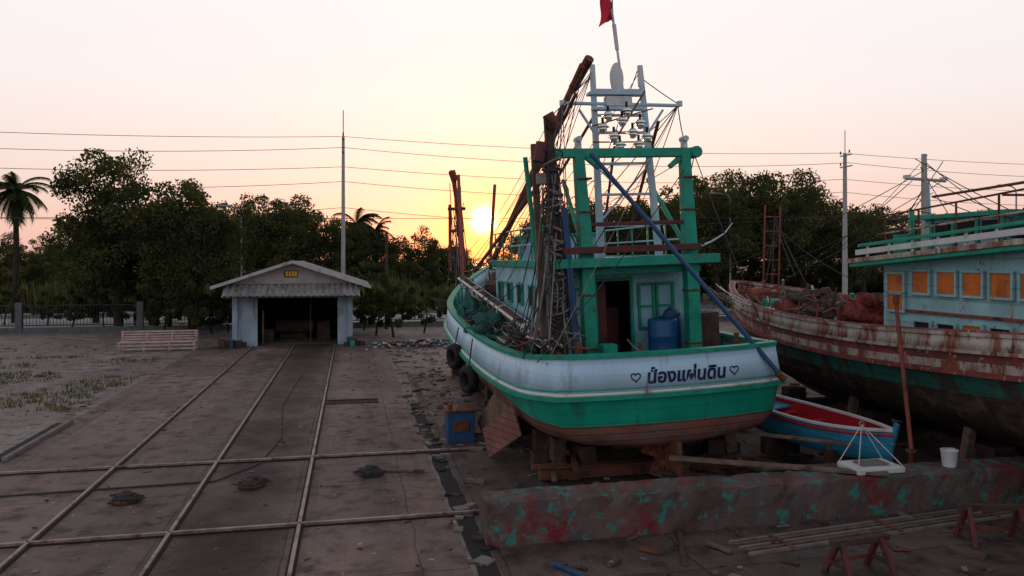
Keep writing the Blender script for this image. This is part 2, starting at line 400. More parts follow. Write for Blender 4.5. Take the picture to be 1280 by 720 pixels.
b.build('rudder_and_propeller',T,bevel=.01)
DZ=2.15
def wall_window(b,x0,x1,z0,z1,y,k='greent'):
    for p,d in (((x0,y,(z0+z1)/2),(.07,.06,z1-z0+.07)),((x1,y,(z0+z1)/2),(.07,.06,z1-z0+.07)),(((x0+x1)/2,y,z0),(x1-x0-.07,.06,.07)),(((x0+x1)/2,y,z1),(x1-x0-.07,.06,.07)),(((x0+x1)/2,y,(z0+z1)/2),(x1-x0-.07,.05,.05))): b.box(p,d,k)
b=MB()
hy=3.2; top=4.9; HY1=9.6
b.box((-1.31,hy,(DZ+top)/2),(1.38,.1,top-DZ),'ltblue')
b.box((1.08,hy,(DZ+top)/2),(1.5,.1,top-DZ),'ltblue')
b.box((-.15,hy,4.68),(.94,.1,.44),'ltblue')
b.box((-1.95,(hy+HY1)/2+.05,(DZ+top)/2),(.1,HY1-hy-.1,top-DZ),'ltblue')
b.box((1.78,(hy+HY1)/2+.05,(DZ+top)/2),(.1,HY1-hy-.1,top-DZ),'ltblue')
b.box((-.08,HY1+.05,(DZ+top)/2),(3.64,.1,top-DZ),'ltblue')
b.build('deckhouse_walls',T)
b=MB()
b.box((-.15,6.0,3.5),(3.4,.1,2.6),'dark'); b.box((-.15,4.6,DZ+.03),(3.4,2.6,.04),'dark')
b.box((.1,4.4,3.1),(.5,.5,1.2),'redb')
b.build('cabin_interior',T)
b=MB()
for x in(-.64,.34): b.box((x,hy-.08,3.34),(.08,.1,2.3),'greent')
b.box((-.15,hy-.08,4.5),(1.06,.1,.08),'greent')
b.box((-.48,hy-.1,3.3),(.22,.04,2.2),'redb')
wall_window(b,.55,.95,3.2,4.35,hy-.09); wall_window(b,1.05,1.5,3.2,4.35,hy-.09)
wall_window(b,-1.75,-1.3,3.3,4.3,hy-.09); wall_window(b,-1.2,-.8,3.3,4.3,hy-.09)
for i in range(4):
    y=4.3+i*1.45
    b.box((-2.02,y,4.1),(.04,.5,.5),'dark'); 
    for q in(-.29,.29): b.box((-2.04,y+q,4.1),(.07,.06,.62),'greent')
    for q in(-.28,.28): b.box((-2.04,y,4.1+q),(.07,.52,.05),'greent')
b.build('door_and_window_frames',T,bevel=.006)
RC=(1.6+HY1+.4)/2; RL=HY1+.4-1.6
b=MB()
b.box((0,RC,4.99),(4.1,RL,.1),'ltblue')
b.box((0,1.58,4.98),(4.16,.1,.22),'greent')
for x in(-2.07,2.07): b.box((x,RC,4.98),(.08,RL-.06,.2),'greent')
b.box((-.15,1.85,5.3),(3.5,.5,.1),'redb'); b.box((-.15,1.56,5.28),(3.5,.06,.16),'redb')
b.box((.0,2.1,4.75),(3.6,.14,.16),'greent')
b.build('deckhouse_roof',T,bevel=.015)
b=MB()
for y in np.arange(3.2,9.8,1.3):
    for x in(-1.95,1.95): b.cyl((x,y,5.04),(x,y,5.95),.03,'greent',n=6)
for x in(-1.95,1.95):
    for z in(5.5,5.95): b.cyl((x,3.2,z),(x,9.8,z),.028,'ltblue',n=6)
b.box((-.2,8.2,5.4),(2.2,2.0,.72),'ltblue'); b.box((-.2,8.2,5.8),(2.5,2.3,.08),'greent')
for x in(-1.0,-.3,.4): b.box((x,7.18,5.45),(.5,.03,.36),'dark')
b.build('upper_deck_house_and_rails',T,bevel=.01)
# gantry
b=MB()
for x,xt in((-1.2,-1.32),(1.5,1.42)):
    b.beam((x,1.95,DZ-.05),(x-.03,1.95,5.35),.32,.32,'greent')
    b.beam((x-.03,1.95,5.35),(xt,1.95,7.55),.32,.3,'greent',.24,.24)
    b.cyl((xt,1.95,7.7),(xt,1.95,7.95),.09,'cream'); b.cyl((xt,1.8,7.95),(xt,2.1,7.95),.08,'mast')
    b.beam((x,2.0,5.1),(x*.9,4.2,7.2),.1,.1,'greent')
b.beam((-2.05,1.95,7.62),(1.75,1.95,7.62),.2,.22,'greent')
b.beam((-1.3,1.95,5.9),(1.45,1.95,5.9),.07,.1,'redb')
for x in(-2.0,1.7): b.cyl((x,1.8,7.62),(x,2.1,7.62),.15,'greent')
for x in (-1.0,1.2): b.box((x,1.95,7.42),(.5,.14,.12),'greent',Matrix.Rotation(.7 if x<0 else -.7,3,'Y'))
for z in(2.9,4.2,6.2,7.0):
    for x in(-1.22,1.48): b.box((x,1.95,z),(.36,.36,.05),'rust')
b.build('stern_gantry',T,bevel=.02)
b=MB()
A0,A1=Vector((-.45,3.1,5.05)),Vector((-.5,3.1,10.0)); B0,B1=Vector((1.15,3.1,5.05)),Vector((.8,3.1,10.0))
b.beam(A0,A1,.17,.17,'mast',.12,.12); b.beam(B0,B1,.17,.17,'mast',.12,.12)
for p in(A1,B1): b.cyl(p-Vector((0,0,.5)),p+Vector((0,0,.05)),.075,'plain')
for z in(5.9,6.7,7.5,8.3,8.75,9.4):
    t=(z-5.05)/4.95; b.beam(A0.lerp(A1,t),B0.lerp(B1,t),.07,.07,'mast')
b.beam((-.45,3.1,6.0),(.9,3.1,7.4),.05,.05,'mast'); b.beam((.95,3.1,6.0),(-.45,3.1,7.4),.04,.04,'mast')
b.cyl((-1.35,3.05,9.05),(1.85,3.05,9.0),.05,'mast',n=8)
for x in(-1.35,1.85): b.cyl((x,3.05,8.98),(x,3.05,9.12),.08,'plain')
b.box((.1,3.0,8.9),(1.35,.25,.08),'mast'); b.box((.1,3.1,9.3),(1.5,.3,.08),'mast')
b.beam((-.9,3.1,8.9),(-.45,3.1,8.2),.06,.06,'mast'); b.beam((1.4,3.1,8.9),(.9,3.1,8.2),.06,.06,'mast')
b.box((.16,3.1,9.1),(.7,.25,.25),'plain')
b.build('ladder_mast',T,bevel=.01)
b=MB(); b.blob((.15,3.1,9.7),(.19,.07,.42),'plain',amp=.05); b.cyl((.13,3.1,9.1),(.13,3.1,9.4),.06,'plain')
b.cyl((.35,3.1,9.0),(.08,3.1,11.5),.035,'mast',n=8); b.cyl((.19,3.1,10.45),(.13,3.1,11.1),.055,'plain')
b.build('radar_and_flagpole',T,smooth=False)
b=MB(); vs=[];n1,n2=12,9
for i in range(n1):
    for j in range(n2):
        s_=i/(n1-1);t=j/(n2-1)
        vs.append((.1-.38*s_*(1-.35*t)+.05*math.sin(5*t),3.1+.1*math.sin(7*s_+2*t),11.25+.8*t-.12*s_*(1-.3*t)-.1*s_-.12*math.sin(3*s_)*t))
b.add(vs,[(i*n2+j,(i+1)*n2+j,(i+1)*n2+j+1,i*n2+j+1) for i in range(n1-1) for j in range(n2-1)],'flag')
b.cyl((.08,3.1,11.2),(.13,3.1,12.2),.02,'wood',n=6)
b.build('red_flag',T,smooth=True)
b=MB()
for (x,y,z) in [(-.45,2.6,8.35),(-.2,2.5,8.1),(.05,2.55,8.5),(.3,2.5,8.2),(.55,2.6,8.45),(.7,2.55,8.1),(-.05,2.5,7.88),(.45,2.5,7.9),(-.3,2.6,8.65),(.2,2.6,8.75)]:
    b.cyl((x,y,z+.12),(x,y,z),.05,'chrome',r1=.17,n=14); b.blob((x,y,z-.03),(.11,.11,.12),'chrome',n=12,m=8,amp=0)
    b.cyl((x,y,z+.12),(x,y,z+.25),.035,'dark',n=8)
b.build('deck_lamp_cluster',T,smooth=True)
b=MB()
b.cyl((-.7,2.7,8.4),(.95,2.7,8.85),.02,'rust',n=6); b.cyl((-.7,2.7,8.0),(.95,2.7,8.0),.02,'rust',n=6); b.cyl((.0,2.7,8.2),(.75,2.7,9.3),.025,'rust',n=6)
b.build('lamp_bracket',T)
b=MB(); ox=.22
b.beam((-2.15+ox,1.75,2.3),(-2.3+ox,1.8,8.45),.24,.22,'dwood',.19,.17)
b.beam((-2.5+ox,2.1,2.4),(-2.55+ox,2.3,7.9),.18,.16,'wood',.14,.12)
b.beam((-1.85+ox,1.6,2.3),(-2.05+ox,1.6,6.3),.17,.15,'bluep',.14,.13)
b.beam((-1.7+ox,1.9,2.3),(-2.4+ox,1.9,7.7),.13,.12,'rust')
b.beam((-2.35+ox,1.9,2.3),(-2.15+ox,1.9,7.2),.13,.12,'dwood')
b.cyl((-2.3+ox,2.6,2.6),(-2.75+ox,2.4,7.6),.06,'greent')
b.cyl((-2.6+ox,1.7,7.4),(-2.5+ox,1.7,7.85),.14,'redb'); b.cyl((-2.2+ox,1.6,8.2),(-2.36+ox,1.6,8.5),.14,'rust')
b.box((-2.55+ox,1.7,7.0),(.2,.2,.25),'rope')
for i in range(46):
    z=R(3.3,7.6); x=-2.22+ox-.02*(z-5); b.torus((x,1.8,z),R(.16,.3),R(.012,.026),random.choice(['rope','drope','drope','rope']),ax='z',n=12,m=5,rot=Matrix.Rotation(R(-.5,.5),3,'X')@Matrix.Rotation(R(-.5,.5),3,'Y'))
for i in range(16):
    x=-2.2+ox+R(-.3,.3); z=R(4.5,7.5); b.tube([(x+.12*math.cos(a)*R(.7,1.2),1.6+R(-.05,.05),z-.5+.5*math.sin(a)) for a in np.linspace(0,6.28,12)],R(.01,.02),random.choice(['rope','drope','drope']),4)
b.build('port_rigging_posts',T)
b=MB()
def truss(p0,p1,r,k): b.cyl(p0,p1,r,k,n=8)
truss((-1.05,2.2,9.8),(-2.0,10.5,4.9),.09,'rrust'); b.cyl((-.9,2.1,9.95),(-1.1,2.9,9.4),.12,'rust')
b.cyl((-1.25,2.2,9.1),(-2.1,10.0,4.8),.05,'rust',n=6)
b.cyl((-1.8,3,7.3),(-2.5,11,4.7),.06,'rust',n=6); b.cyl((-.2,4,8.9),(-1.4,9.4,5.3),.045,'wood',n=6)
b.cyl((1.3,3.2,8.6),(2.3,9,4.9),.05,'rust',n=6); b.cyl((.2,3.4,8.4),(1.9,10,5.2),.04,'bluep',n=6)
b.build('outrigger_booms',T)
b=MB()
for i in range(8):
    dx=R(-.15,.15);dz=R(-.12,.12)
    b.cyl((-2.25+dx,1.3+R(-.3,.6),3.02+dz),(-2.6+dx*1.5,14.4+R(-1.5,.5),4.35+dz*1.5),R(.03,.06),['rust','cream','wood','plain','rrust','wood','drope','cream'][i],n=6)
for i in range(20):
    t=R(.02,.9); b.torus((-2.3-.3*t,1.4+13*t,3.05+1.3*t),R(.13,.2),.02,random.choice(['rope','plain','drope']),ax='y',n=12,m=5)
b.build('spar_bundle',T)
b=MB(); b.cyl((2.5,-.42,2.25),(-1.15,1.5,7.55),.055,'bluep',n=8); b.cyl((2.5,-.42,2.25),(2.35,-.36,2.42),.075,'rust',n=8)
b.build('diagonal_blue_pole',T)
b=MB()
b.tube([(2.1,2.6,5.25),(2.35,2.55,5.35),(2.7,2.5,5.55),(2.95,2.5,5.85),(3.0,2.5,5.95)],.06,'dark',8,.012)
b.tube([(2.1,2.57,5.29),(2.35,2.52,5.39),(2.7,2.47,5.59),(2.93,2.47,5.85)],.035,'plain',8,.012)
b.tube([(1.9,2.7,4.8),(2.1,2.6,5.15),(2.15,2.55,5.35)],.03,'dark',6)
b.build('curved_horn_davit',T)
b=MB()
for p0,p1 in (((-2.3,17.5,9.0),(-1.75,18.3,5.2)),((-2.15,17.7,8.6),(-1.8,19,4.6)),((-.3,18,8.4),(-.9,16.5,5.2)),((-1.75,18.5,4.6),(-1.85,18.5,8.2)),((-2.4,18.5,4.6),(-2.3,18.5,7.6)),((-2.4,18.5,7.4),(-1.6,18.5,7.4)),((-2.4,18.5,6.4),(-1.7,18.5,6.4)),((-2.0,17.5,8.8),(-2.5,14,4.4))):
    b.cyl(p0,p1,.075,'rrust',n=7)
b.beam((-2.3,17.5,9.0),(-2.15,17.7,8.6),.25,.2,'rrust')
for i in range(12): b.rope((R(-2.3,-1.7),18.3,R(6.5,8.8)),(R(-2.8,-1.8),R(12,20),R(3.8,5)),R(.05,.3),.018,random.choice(['drope','rope']))
b.build('bow_gallows',T)
b=MB()
mastpts=[(-.5,3.1,9.9),(.8,3.1,9.9),(-1.35,3.05,9.05),(1.8,3.05,9.0),(-2.1,1.8,8.3),(-1.05,2.2,9.7),(-2.0,1.95,7.6),(1.7,1.95,7.6)]
for i in range(16):
    p=random.choice(mastpts); q=(R(-3.0,-1.6),R(6,13),R(3.6,5.2)); b.rope(p,q,R(.1,.8),R(.009,.014),random.choice(['rope','drope','drope']))
for i in range(14):
    p=random.choice(mastpts[2:]); q=(R(-2.9,-1.9),R(.3,4),R(2.8,3.4)); b.rope(p,q,R(.0,.3),R(.01,.018),random.choice(['rope','drope']))
for p,q,s_ in (((1.8,3.05,9.0),(2.4,10,5.0),.3),((1.7,1.95,7.6),(3.0,8,3.0),.2),((1.7,2,7.6),(2.6,.3,3.0),.1),((.72,3.1,9.9),(1.5,14,5),.3),((-.5,3.1,9.9),(-2.1,1.8,8.4),.05),((-1.35,3.05,9.05),(-2.0,1.95,7.7),.4),((1.8,3.05,9),(1.5,1.95,7.9),.3),((-2,1.95,7.6),(-.9,2,5.4),.9),((-1.9,1.9,7.5),(-1.4,2,5.4),.5),((.72,3.1,9.8),(1.8,3.05,9.05),.02),((-.5,3.1,9.8),(-1.35,3.05,9.05),.02)):
    b.rope(p,q,s_,.014,'drope')
for i in range(16): b.rope((R(-2.2,-1.8),R(1.4,2.2),R(5,7.8)),(R(-2.9,-1.3),R(.7,3),R(2.8,3.2)),R(0,.6),R(.012,.022),random.choice(['rope','rope','drope']))
for x0,x1 in((-1.0,-.3),(.6,1.3)): b.rope((x0,1.8,2.95),(x1,-.2,2.5),.1,.012,'drope')
b.rope((-.6,-.28,3.0),(-.75,-.45,2.2),.02,.014,'rope'); b.rope((-.6,1.0,3.2),(-.6,-.28,3.05),.1,.014,'rope')
b.build('rigging_ropes',T)
b=MB()
b.blob((-2.4,7.5,2.75),(.75,2.2,.75),'net',n=40,m=24,amp=.5,fr=3); b.blob((-2.35,11,3.1),(.7,1.6,.7),'net',n=30,m=18,amp=.5,fr=3)
b.blob((-2.3,4.6,2.6),(.7,1.2,.55),'bnet',n=30,m=18,amp=.5,fr=3); b.blob((-1.0,12,3.6),(1.2,1.6,.9),'bnet',n=30,m=18,amp=.5,fr=3)
for i in range(120):
    x,y,z=R(-3.0,-1.8),R(1.0,11),R(2.85,3.3)
    pts=[(x+R(-.3,.3),y+R(-.5,.5),z+R(-.15,.25)) for _ in range(6)]
    b.tube(pts,R(.01,.025),random.choice(['rope','drope','net','rust','cream']),4)
b.build('fishing_nets',T,smooth=True)
b=MB()
def drum(b,x,y,z,r,h,k):
    prof=[(0,r*.96),(.03,r),(.32*h,r),(.34*h,r*1.04),(.37*h,r),(.63*h,r),(.65*h,r*1.04),(.68*h,r),(h-.03,r),(h,r*.96),(h-.03,r*.88)]
    vs=[];n=20
    for zz,rr in prof: vs+=[(x+rr*math.cos(2*math.pi*i/n),y+rr*math.sin(2*math.pi*i/n),z+zz) for i in range(n)]
    b.add(vs,[(j*n+i,j*n+(i+1)%n,(j+1)*n+(i+1)%n,(j+1)*n+i) for j in range(len(prof)-1) for i in range(n)]+[tuple(range((len(prof)-1)*n,len(prof)*n))],k)
drum(b,.78,2.2,DZ+.15,.36,1.2,'drum'); drum(b,1.2,2.75,DZ+.15,.3,1.2,'drum')
b.blob((1.2,2.6,DZ+1.4),(.22,.2,.2),'bluep',amp=.3)
b.build('blue_drums',T,smooth=True)
b=MB()
b.box((-.9,1.5,DZ+.45),(.35,.35,.9),'greent'); b.cyl((-.3,1.0,DZ+.1),(-.3,1.0,DZ+.95),.05,'rust'); b.box((.2,2.6,DZ+.2),(.6,.4,.4),'wood')
b.cyl((-1.9,.6,3.0),(-1.9,.6,3.25),.06,'rust'); b.cyl((1.9,.55,3.0),(1.9,.55,3.25),.06,'rust')
b.cyl((-1.75,.3,3.12),(-2.05,.85,3.12),.04,'rust'); b.box((2.05,2.5,3.0),(.5,.7,1.2),'dwood'); b.box((2.3,5,3.2),(.5,2.7,.9),'ltblue')
b.build('deck_fittings',T,bevel=.02)
for k,(y,z) in enumerate(((8.6,2.05),(6.0,1.7))):
    b=MB(); w=hb(y)+.22; b.torus((-w,y,z),.29,.13,'rubber','x',rot=Matrix.Rotation(.35,3,'Z')); b.rope((-w,y,z+.3),(-w+.15,y,zs(y)),0,.02,'drope')
    b.build('tyre_fender',T,smooth=True)
# ================================================================ cradle / props
G=group('slipway_cradle',U0,V0)
b=MB()
for y in(2.2,5.5,9,13,17): 
    b.box((0,y,.22),(5.4,.35,.34),'dwood'); b.box((0,y,.42),(1.4,.4,.06),'wood')
    for s_ in(-1,1):
        b.beam((s_*2.3,y,.38),(s_*1.9,y,1.15),.22,.25,'dwood'); b.box((s_*2.3,y+.4,.5),(.5,.4,.6),'dwood')
for x in(-2.0,2.0): b.box((x,9.5,.06),(.25,17,.12),'rust')
b.box((0,1.1,.16),(5.6,.22,.26),'rust'); b.box((0,1.1,.31),(5.6,.34,.03),'rust')
for x in(-1.6,1.7): b.box((x,1.5,.5),(.4,.5,.36),'dwood',Matrix.Rotation(R(-.3,.3),3,'Z'))
b.box((-2.25,1.5,.6),(.3,.4,.55),'dwood'); b.box((2.1,1.6,.55),(.3,.4,.5),'wood',Matrix.Rotation(-.15,3,'Y'))
b.beam((-3.35,5.2,.1),(-2.95,4.0,1.35),.06,1.0,'wood'); b.beam((-3.6,3.4,.35),(-3.1,2.0,1.2),.05,.75,'bottom')
for i in range(30):
    a=R(0,3.14); p=Vector((R(-3,3.5),R(-.6,5),R(.08,.4))); d=Vector((math.cos(a),math.sin(a),R(-.1,.25)))*R(.4,1.4); b.beam(p,p+d,R(.08,.2),R(.04,.12),random.choice(['dwood','wood','dwood','rust']))
b.build('timber_blocks',G,bevel=.02)
b=MB(); b.box((0,0,.42),(.75,.8,.84),'bluep'); b.box((0,0,.87),(.85,.9,.06),'rust'); b.box((0,-.42,.45),(.45,.04,.3),'rust'); b.cyl((-.3,-.2,.9),(-.3,-.2,1.05),.08,'rust')
place(b.build('winch_housing',bevel=.03),2.95,20.9)

# ================================================================ second trawler
T2=group('rusty_trawler',15.9,4.5,0)
L2=24.8
hb2=lambda s:hs(s,[0,1,3,8,13,17,20,22.5,24,24.8],[2.7,3.0,3.2,3.3,3.3,3.05,2.4,1.4,.6,.1])
zs2=lambda s:hs(s,[0,5,9,13,17,21,24.8],[3.9,3.65,3.42,3.28,3.35,3.65,4.05])
zk2=lambda s:hs(s,[0,2,4,16,20,23,24.8],[1.2,.8,.6,.55,.8,1.6,2.6])
rows2=[(0,.99,0,'bandw','upper_bulwark'),(.33,1.0,0,'bandr','red_band'),(.55,1.0,0,'bandw','lower_bulwark'),(.78,.995,0,'bandg','green_topside'),(1.25,.94,.1,None,None)]
l2,P2=make_hull(T2,L2,hb2,zs2,zk2,rows2,'hull2','bandw',crown=.3,deckdz=.6)
b=MB()
b.ribbon([(x*1.015,y,z) for x,y,z in l2[3]],.16,.1,'bandr'); b.ribbon([(x*1.01,y,z) for x,y,z in l2[1]],.12,.07,'bandw')
b.tube([(x,y,z+.06) for x,y,z in l2[0]],.06,'bandr',6)
b.build('rubbing_strakes',T2)
b=MB()
hx=-2.45; z0,z1=2.65,4.86
def hz(y): return 4.86+(12.6-y)*.075
vs=[(hx,12.6,z0),(hx,1.5,z0),(hx,1.5,hz(1.5)),(hx,12.6,hz(12.6)),(2.3,12.6,z0),(2.3,1.5,z0),(2.3,1.5,hz(1.5)),(2.3,12.6,hz(12.6))]
b.add(vs,[(0,1,2,3),(7,6,5,4),(0,3,7,4),(1,5,6,2)],'teal')
b.build('wheelhouse_walls',T2)
b=MB()
def win(y,z,w,h,k):
    b.box((hx-.03,y,z),(.04,w,h),k)
    for q in(-1,1): b.box((hx-.05,y+q*(w/2+.03),z),(.08,.06,h+.12),'teal'); b.box((hx-.05,y,z+q*(h/2+.03)),(.08,w,.06),'teal')
win(12.1,4.42,.55,.45,'orange'); win(12.1,3.95,.55,.4,'orange')
for y in(11.25,10.45,9.7,8.95,8.2): win(y,4.46,.52,.5,'orange')
for y in(11.2,10.45): win(y,3.32,.5,.38,'dark')
win(9.7,3.35,.5,.38,'orange'); win(8.95,3.35,.5,.38,'dark')
b.box((hx-.04,7.5,3.75),(.05,8.5,.07),'rrust')
b.build('boarded_windows',T2,bevel=.008)
def slab(b,xa,xb,ya,yb,dz,th,k):
    za,zb=hz(ya)+dz,hz(yb)+dz
    vs=[(xa,ya,za),(xb,ya,za),(xb,yb,zb),(xa,yb,zb)]; vs+=[(x,y,z+th) for x,y,z in vs]
    b.add(vs,[(3,2,1,0),(4,5,6,7),(0,1,5,4),(1,2,6,5),(2,3,7,6),(3,0,4,7)],k)
b=MB()
slab(b,-2.95,2.8,1.2,13.3,.0,.1,'greent'); slab(b,-2.99,-2.93,1.2,13.3,.1,.12,'bandw'); slab(b,-2.9,2.7,1.2,13.2,.1,.03,'bandw')
slab(b,-2.92,-2.86,1.2,13.1,.3,.14,'plain'); slab(b,-2.93,-2.87,1.2,13.0,.5,.08,'greent')
b.box((0,13.3,hz(13.3)+.14),(5.8,.06,.16),'plain')
for y in np.arange(1.5,13,.8): b.box((-2.85,y,hz(y)+.3),(.05,.06,.45),'plain')
b.build('wheelhouse_roof',T2,bevel=.01)
b=MB()
for y in np.arange(2,12.8,1.15):
    for x in(-2.6,2.4): b.cyl((x,y,hz(y)+.1),(x,y,hz(y)+1.25),.025,'rust',n=6)
for x in(-2.6,2.4):
    for dz in(.8,1.25): b.cyl((x,2,hz(2)+dz),(x,12.6,hz(12.6)+dz),.025,'rust' if dz>1 else 'bandw',n=6)
b.cyl((-2.6,12.6,hz(12.6)+1.2),(2.4,12.6,hz(12.6)+1.2),.03,'rust',n=6); 
for y in(3,5,7,9): b.beam((-2.4,y,hz(y)+1.25),(2.2,y,hz(y)+1.3),.05,.05,'rust')
b.box((-.6,10.6,5.6),(2.6,2.4,.8),'teal'); b.box((-.6,10.6,6.05),(3.0,2.8,.1),'greent')
for x in(-1.5,-1.0,-.5,0): b.box((x,11.85,5.7),(.35,.04,.4),'dark')
for y in(9.8,10.5,11.2): b.box((-1.93,y,5.7),(.04,.45,.4),'dark')
for y in(9.45,10.15,10.85,11.55): b.box((-1.94,y,5.6),(.06,.08,.8),'greent')
b.box((-2.1,12.2,5.35),(.4,.5,.6),'greent'); b.cyl((-1.7,12.5,5),(-1.7,12.5,6.3),.06,'greent')
b.blob((-1.9,8.3,5.75),(.6,.9,.4),'net',n=24,m=14,amp=.5,fr=3)
b.build('upper_deck_structure',T2,bevel=.01)
b=MB()
b.beam((0,14.0,3),(-.05,14.0,8.0),.18,.18,'pole',.1,.1); b.cyl((-.65,14,7.3),(.65,14,7.25),.045,'pole'); b.box((-.6,14,7.34),(.15,.15,.1),'plain'); b.box((.6,14,7.3),(.15,.15,.1),'plain')
b.beam((.35,14,3),(.05,14,7.2),.08,.08,'ltblue')
for z in np.arange(3.4,7,.4): b.cyl((-.02,14,z),(.35-.3*(z-3)/4.2,14,z),.02,'ltblue',n=5)
b.build('mast',T2)
b=MB()
for x in(-.5,.15): b.cyl((x,21.8,3.3),(x+.1,21.8,7.1),.035,'rrust',n=6)
for z in np.arange(3.9,7.2,.55): b.cyl((-.45,21.8,z),(.2,21.8,z),.025,'rrust',n=5)
b.beam((-.5,21.8,3.6),(-1.2,20.5,3.0),.06,.06,'rrust')
b.build('bow_ladder_frame',T2)
b=MB()
for i in range(44):
    x,y=R(-2.3,1.6),R(13.4,22); w=2.9*max(.3,1-(max(0,y-17)/7)); x*=w/2.9
    z=zs2(y)-.5
    k=random.choice(['rust','rrust','bandw','teal','dwood','bandr','greent'])
    if i%3==0: b.box((x,y,z+R(.15,.5)),(R(.2,.7),R(.3,.9),R(.3,1.0)),k,Matrix.Rotation(R(-.5,.5),3,'Z'))
    elif i%3==1: b.cyl((x,y,z),(x+R(-.6,.6),y+R(-.8,.8),z+R(.6,1.5)),R(.03,.08),k,n=8)
    else: b.cyl((x-.4,y,z+.4),(x+.4,y,z+.4),R(.15,.35),k,n=14)
for i in range(16):
    y=R(13.5,21); w=hb2(y)*.93; b.rope((-w,y,zs2(y)+.1),(-w+R(0,.5),y+R(1,3),zs2(y)+R(.0,.5)),R(0,.3),.02,random.choice(['rope','plain']))
for i in range(9):
    y=13.8+i; w=hb2(y)*.9; b.cyl((-w,y,zs2(y)),(-w+.05,y,zs2(y)+.45),.03,'rrust',n=6)
b.build('deck_machinery',T2,bevel=.015)
b=MB(); b.blob((-1.7,14.0,3.35),(.6,.9,.6),'rnet',n=30,m=20,amp=.6,fr=3); b.blob((-1.7,16,3.2),(.7,1.1,.5),'bnet',n=30,m=20,amp=.5,fr=3); b.blob((-.6,18.5,3.5),(.9,1.1,.5),'bnet',n=30,m=20,amp=.5,fr=3)
for i in range(50):
    x,y,z=R(-2.2,-1.0),R(13.4,17),R(3.3,3.8); b.tube([(x+R(-.3,.3),y+R(-.4,.4),z+R(-.15,.2)) for _ in range(6)],R(.01,.025),random.choice(['rope','rnet','rnet','bandw']),4)
b.build('red_fishing_nets',T2,smooth=True)
b=MB()
for i in range(14): b.rope((R(-.6,.6),14,R(6.3,8)),(R(-2.8,2.5),R(6,22),R(3.8,6.2)),R(.05,.5),.012,'drope')
for i in range(6): b.rope((0,21.8,R(6,7)),(R(-1.8,1.8),R(15,23.5),R(3.9,4.5)),R(.0,.2),.014,'drope')
b.cyl((-2.4,3,6.8),(-1.5,12,6.6),.035,'rust',n=6)
b.build('rigging_ropes',T2)
C2=group('hull_cradle',15.9,4.5)
b=MB()
for y in(6,10,14,18):
    b.box((0,y,.2),(5,.4,.4),'dwood')
    for s_ in(-1,1): b.beam((s_*2.5,y,0),(s_*2.2,y,1.6),.2,.2,'wood'); b.box((s_*1.6,y,.55),(.6,.5,.5),'dwood')
b.build('timber_blocks',C2,bevel=.02)

# ================================================================ dinghy
D=bpy.data.objects.new('wooden_dinghy',None); scene.collection.objects.link(D)
D.location=(6.55,19.9,.62); vv=Vector((8.35-6.55,16.6-19.9,0)); D.rotation_euler=(math.radians(-5),math.radians(4),math.atan2(vv.y,vv.x)-math.pi/2)
LD=vv.length
dhb=lambda s:hs(s,[0,.25*LD,.55*LD,.8*LD,LD],[.48,.62,.6,.38,.03]); dz_=lambda s:.72+.26*(s/LD)**2.2+.04*(1-s/LD)
sec=[(0,0),(.35,.02),(.75,.12),(.93,.4),(1.0,1.0)]
outer=[]
NS=20
for i in range(NS+1):
    s=LD*i/NS; w=dhb(s); h=dz_(s); zb=.25*(s/LD)**4
    row=[(-w*a,s,zb+(h-zb)*c) for a,c in sec[::-1]]+[(w*a,s,zb+(h-zb)*c) for a,c in sec[1:]]
    outer.append(row)
n9=len(outer[0])
def dstrip(j0,j1,k,nm,off=0,scl=1):
    b=MB(); vs=[];w_=j1-j0+1
    for r in outer: vs+=[(x*scl,y,z+off) for x,y,z in r[j0:j1+1]]
    b.add(vs,[(i*w_+j,i*w_+j+1,(i+1)*w_+j+1,(i+1)*w_+j) for i in range(NS) for j in range(w_-1)],k)
    return b.build(nm,D,smooth=True)
dstrip(0,n9-1,'boatblue','hull_shell'); dstrip(0,n9-1,'boatred','inner_shell',.03,.95)
b=MB()
b.add(outer[0],[tuple(range(n9))],'boatblue'); b.add([(x*.95,y+.03,z) for x,y,z in outer[0]],[tuple(range(n9))[::-1]],'boatred')
for sd in(0,-1): b.ribbon([(r[sd][0],r[sd][1],r[sd][2]+.01) for r in outer],.09,.05,'plain'); b.tube([(r[sd][0]*1.02,r[sd][1],r[sd][2]-.1) for r in outer],.035,'boatred',5)
for s in(.6,1.5,2.3): b.box((0,s,.5),(dhb(s)*1.86,.2,.04),'boatred')
b.box((0,.3,.62),(.95,.5,.04),'boatblue')
b.beam((0,LD-.1,.3),(0,LD+.06,1.15),.08,.1,'boatblue')
b.build('gunwale_thwarts_stem',D)
b=MB(); b.box((0,0,.31),(1.2,.2,.62),'dwood'); b.box((.0,1.9,.28),(1.2,.2,.6),'dwood'); b.beam((-.5,0,0),(-.4,.1,.9),.1,.1,'wood')
o=b.build('dinghy_trestle'); o.location=(7.75,17.6,0)
o.rotation_euler=(0,0,.5)
Fg=group('float_platform',9.2+1.0,13.35,.79)
b=MB(); b.box((0,0,.06),(1.05,.7,.12),'plain'); b.box((0,0,.14),(.6,.35,.05),'oldconc'); b.build('slab',Fg,bevel=.03)
b=MB()
for x,y in((-.5,-.3),(.5,-.3),(.5,.3),(-.5,.3)): b.rope((x,y,.12),(-.02,.25,.85),0,.01,'plain')
b.torus((-.02,.25,.87),.05,.012,'galv','y',n=12,m=5)
b.build('bridle_ropes',Fg)

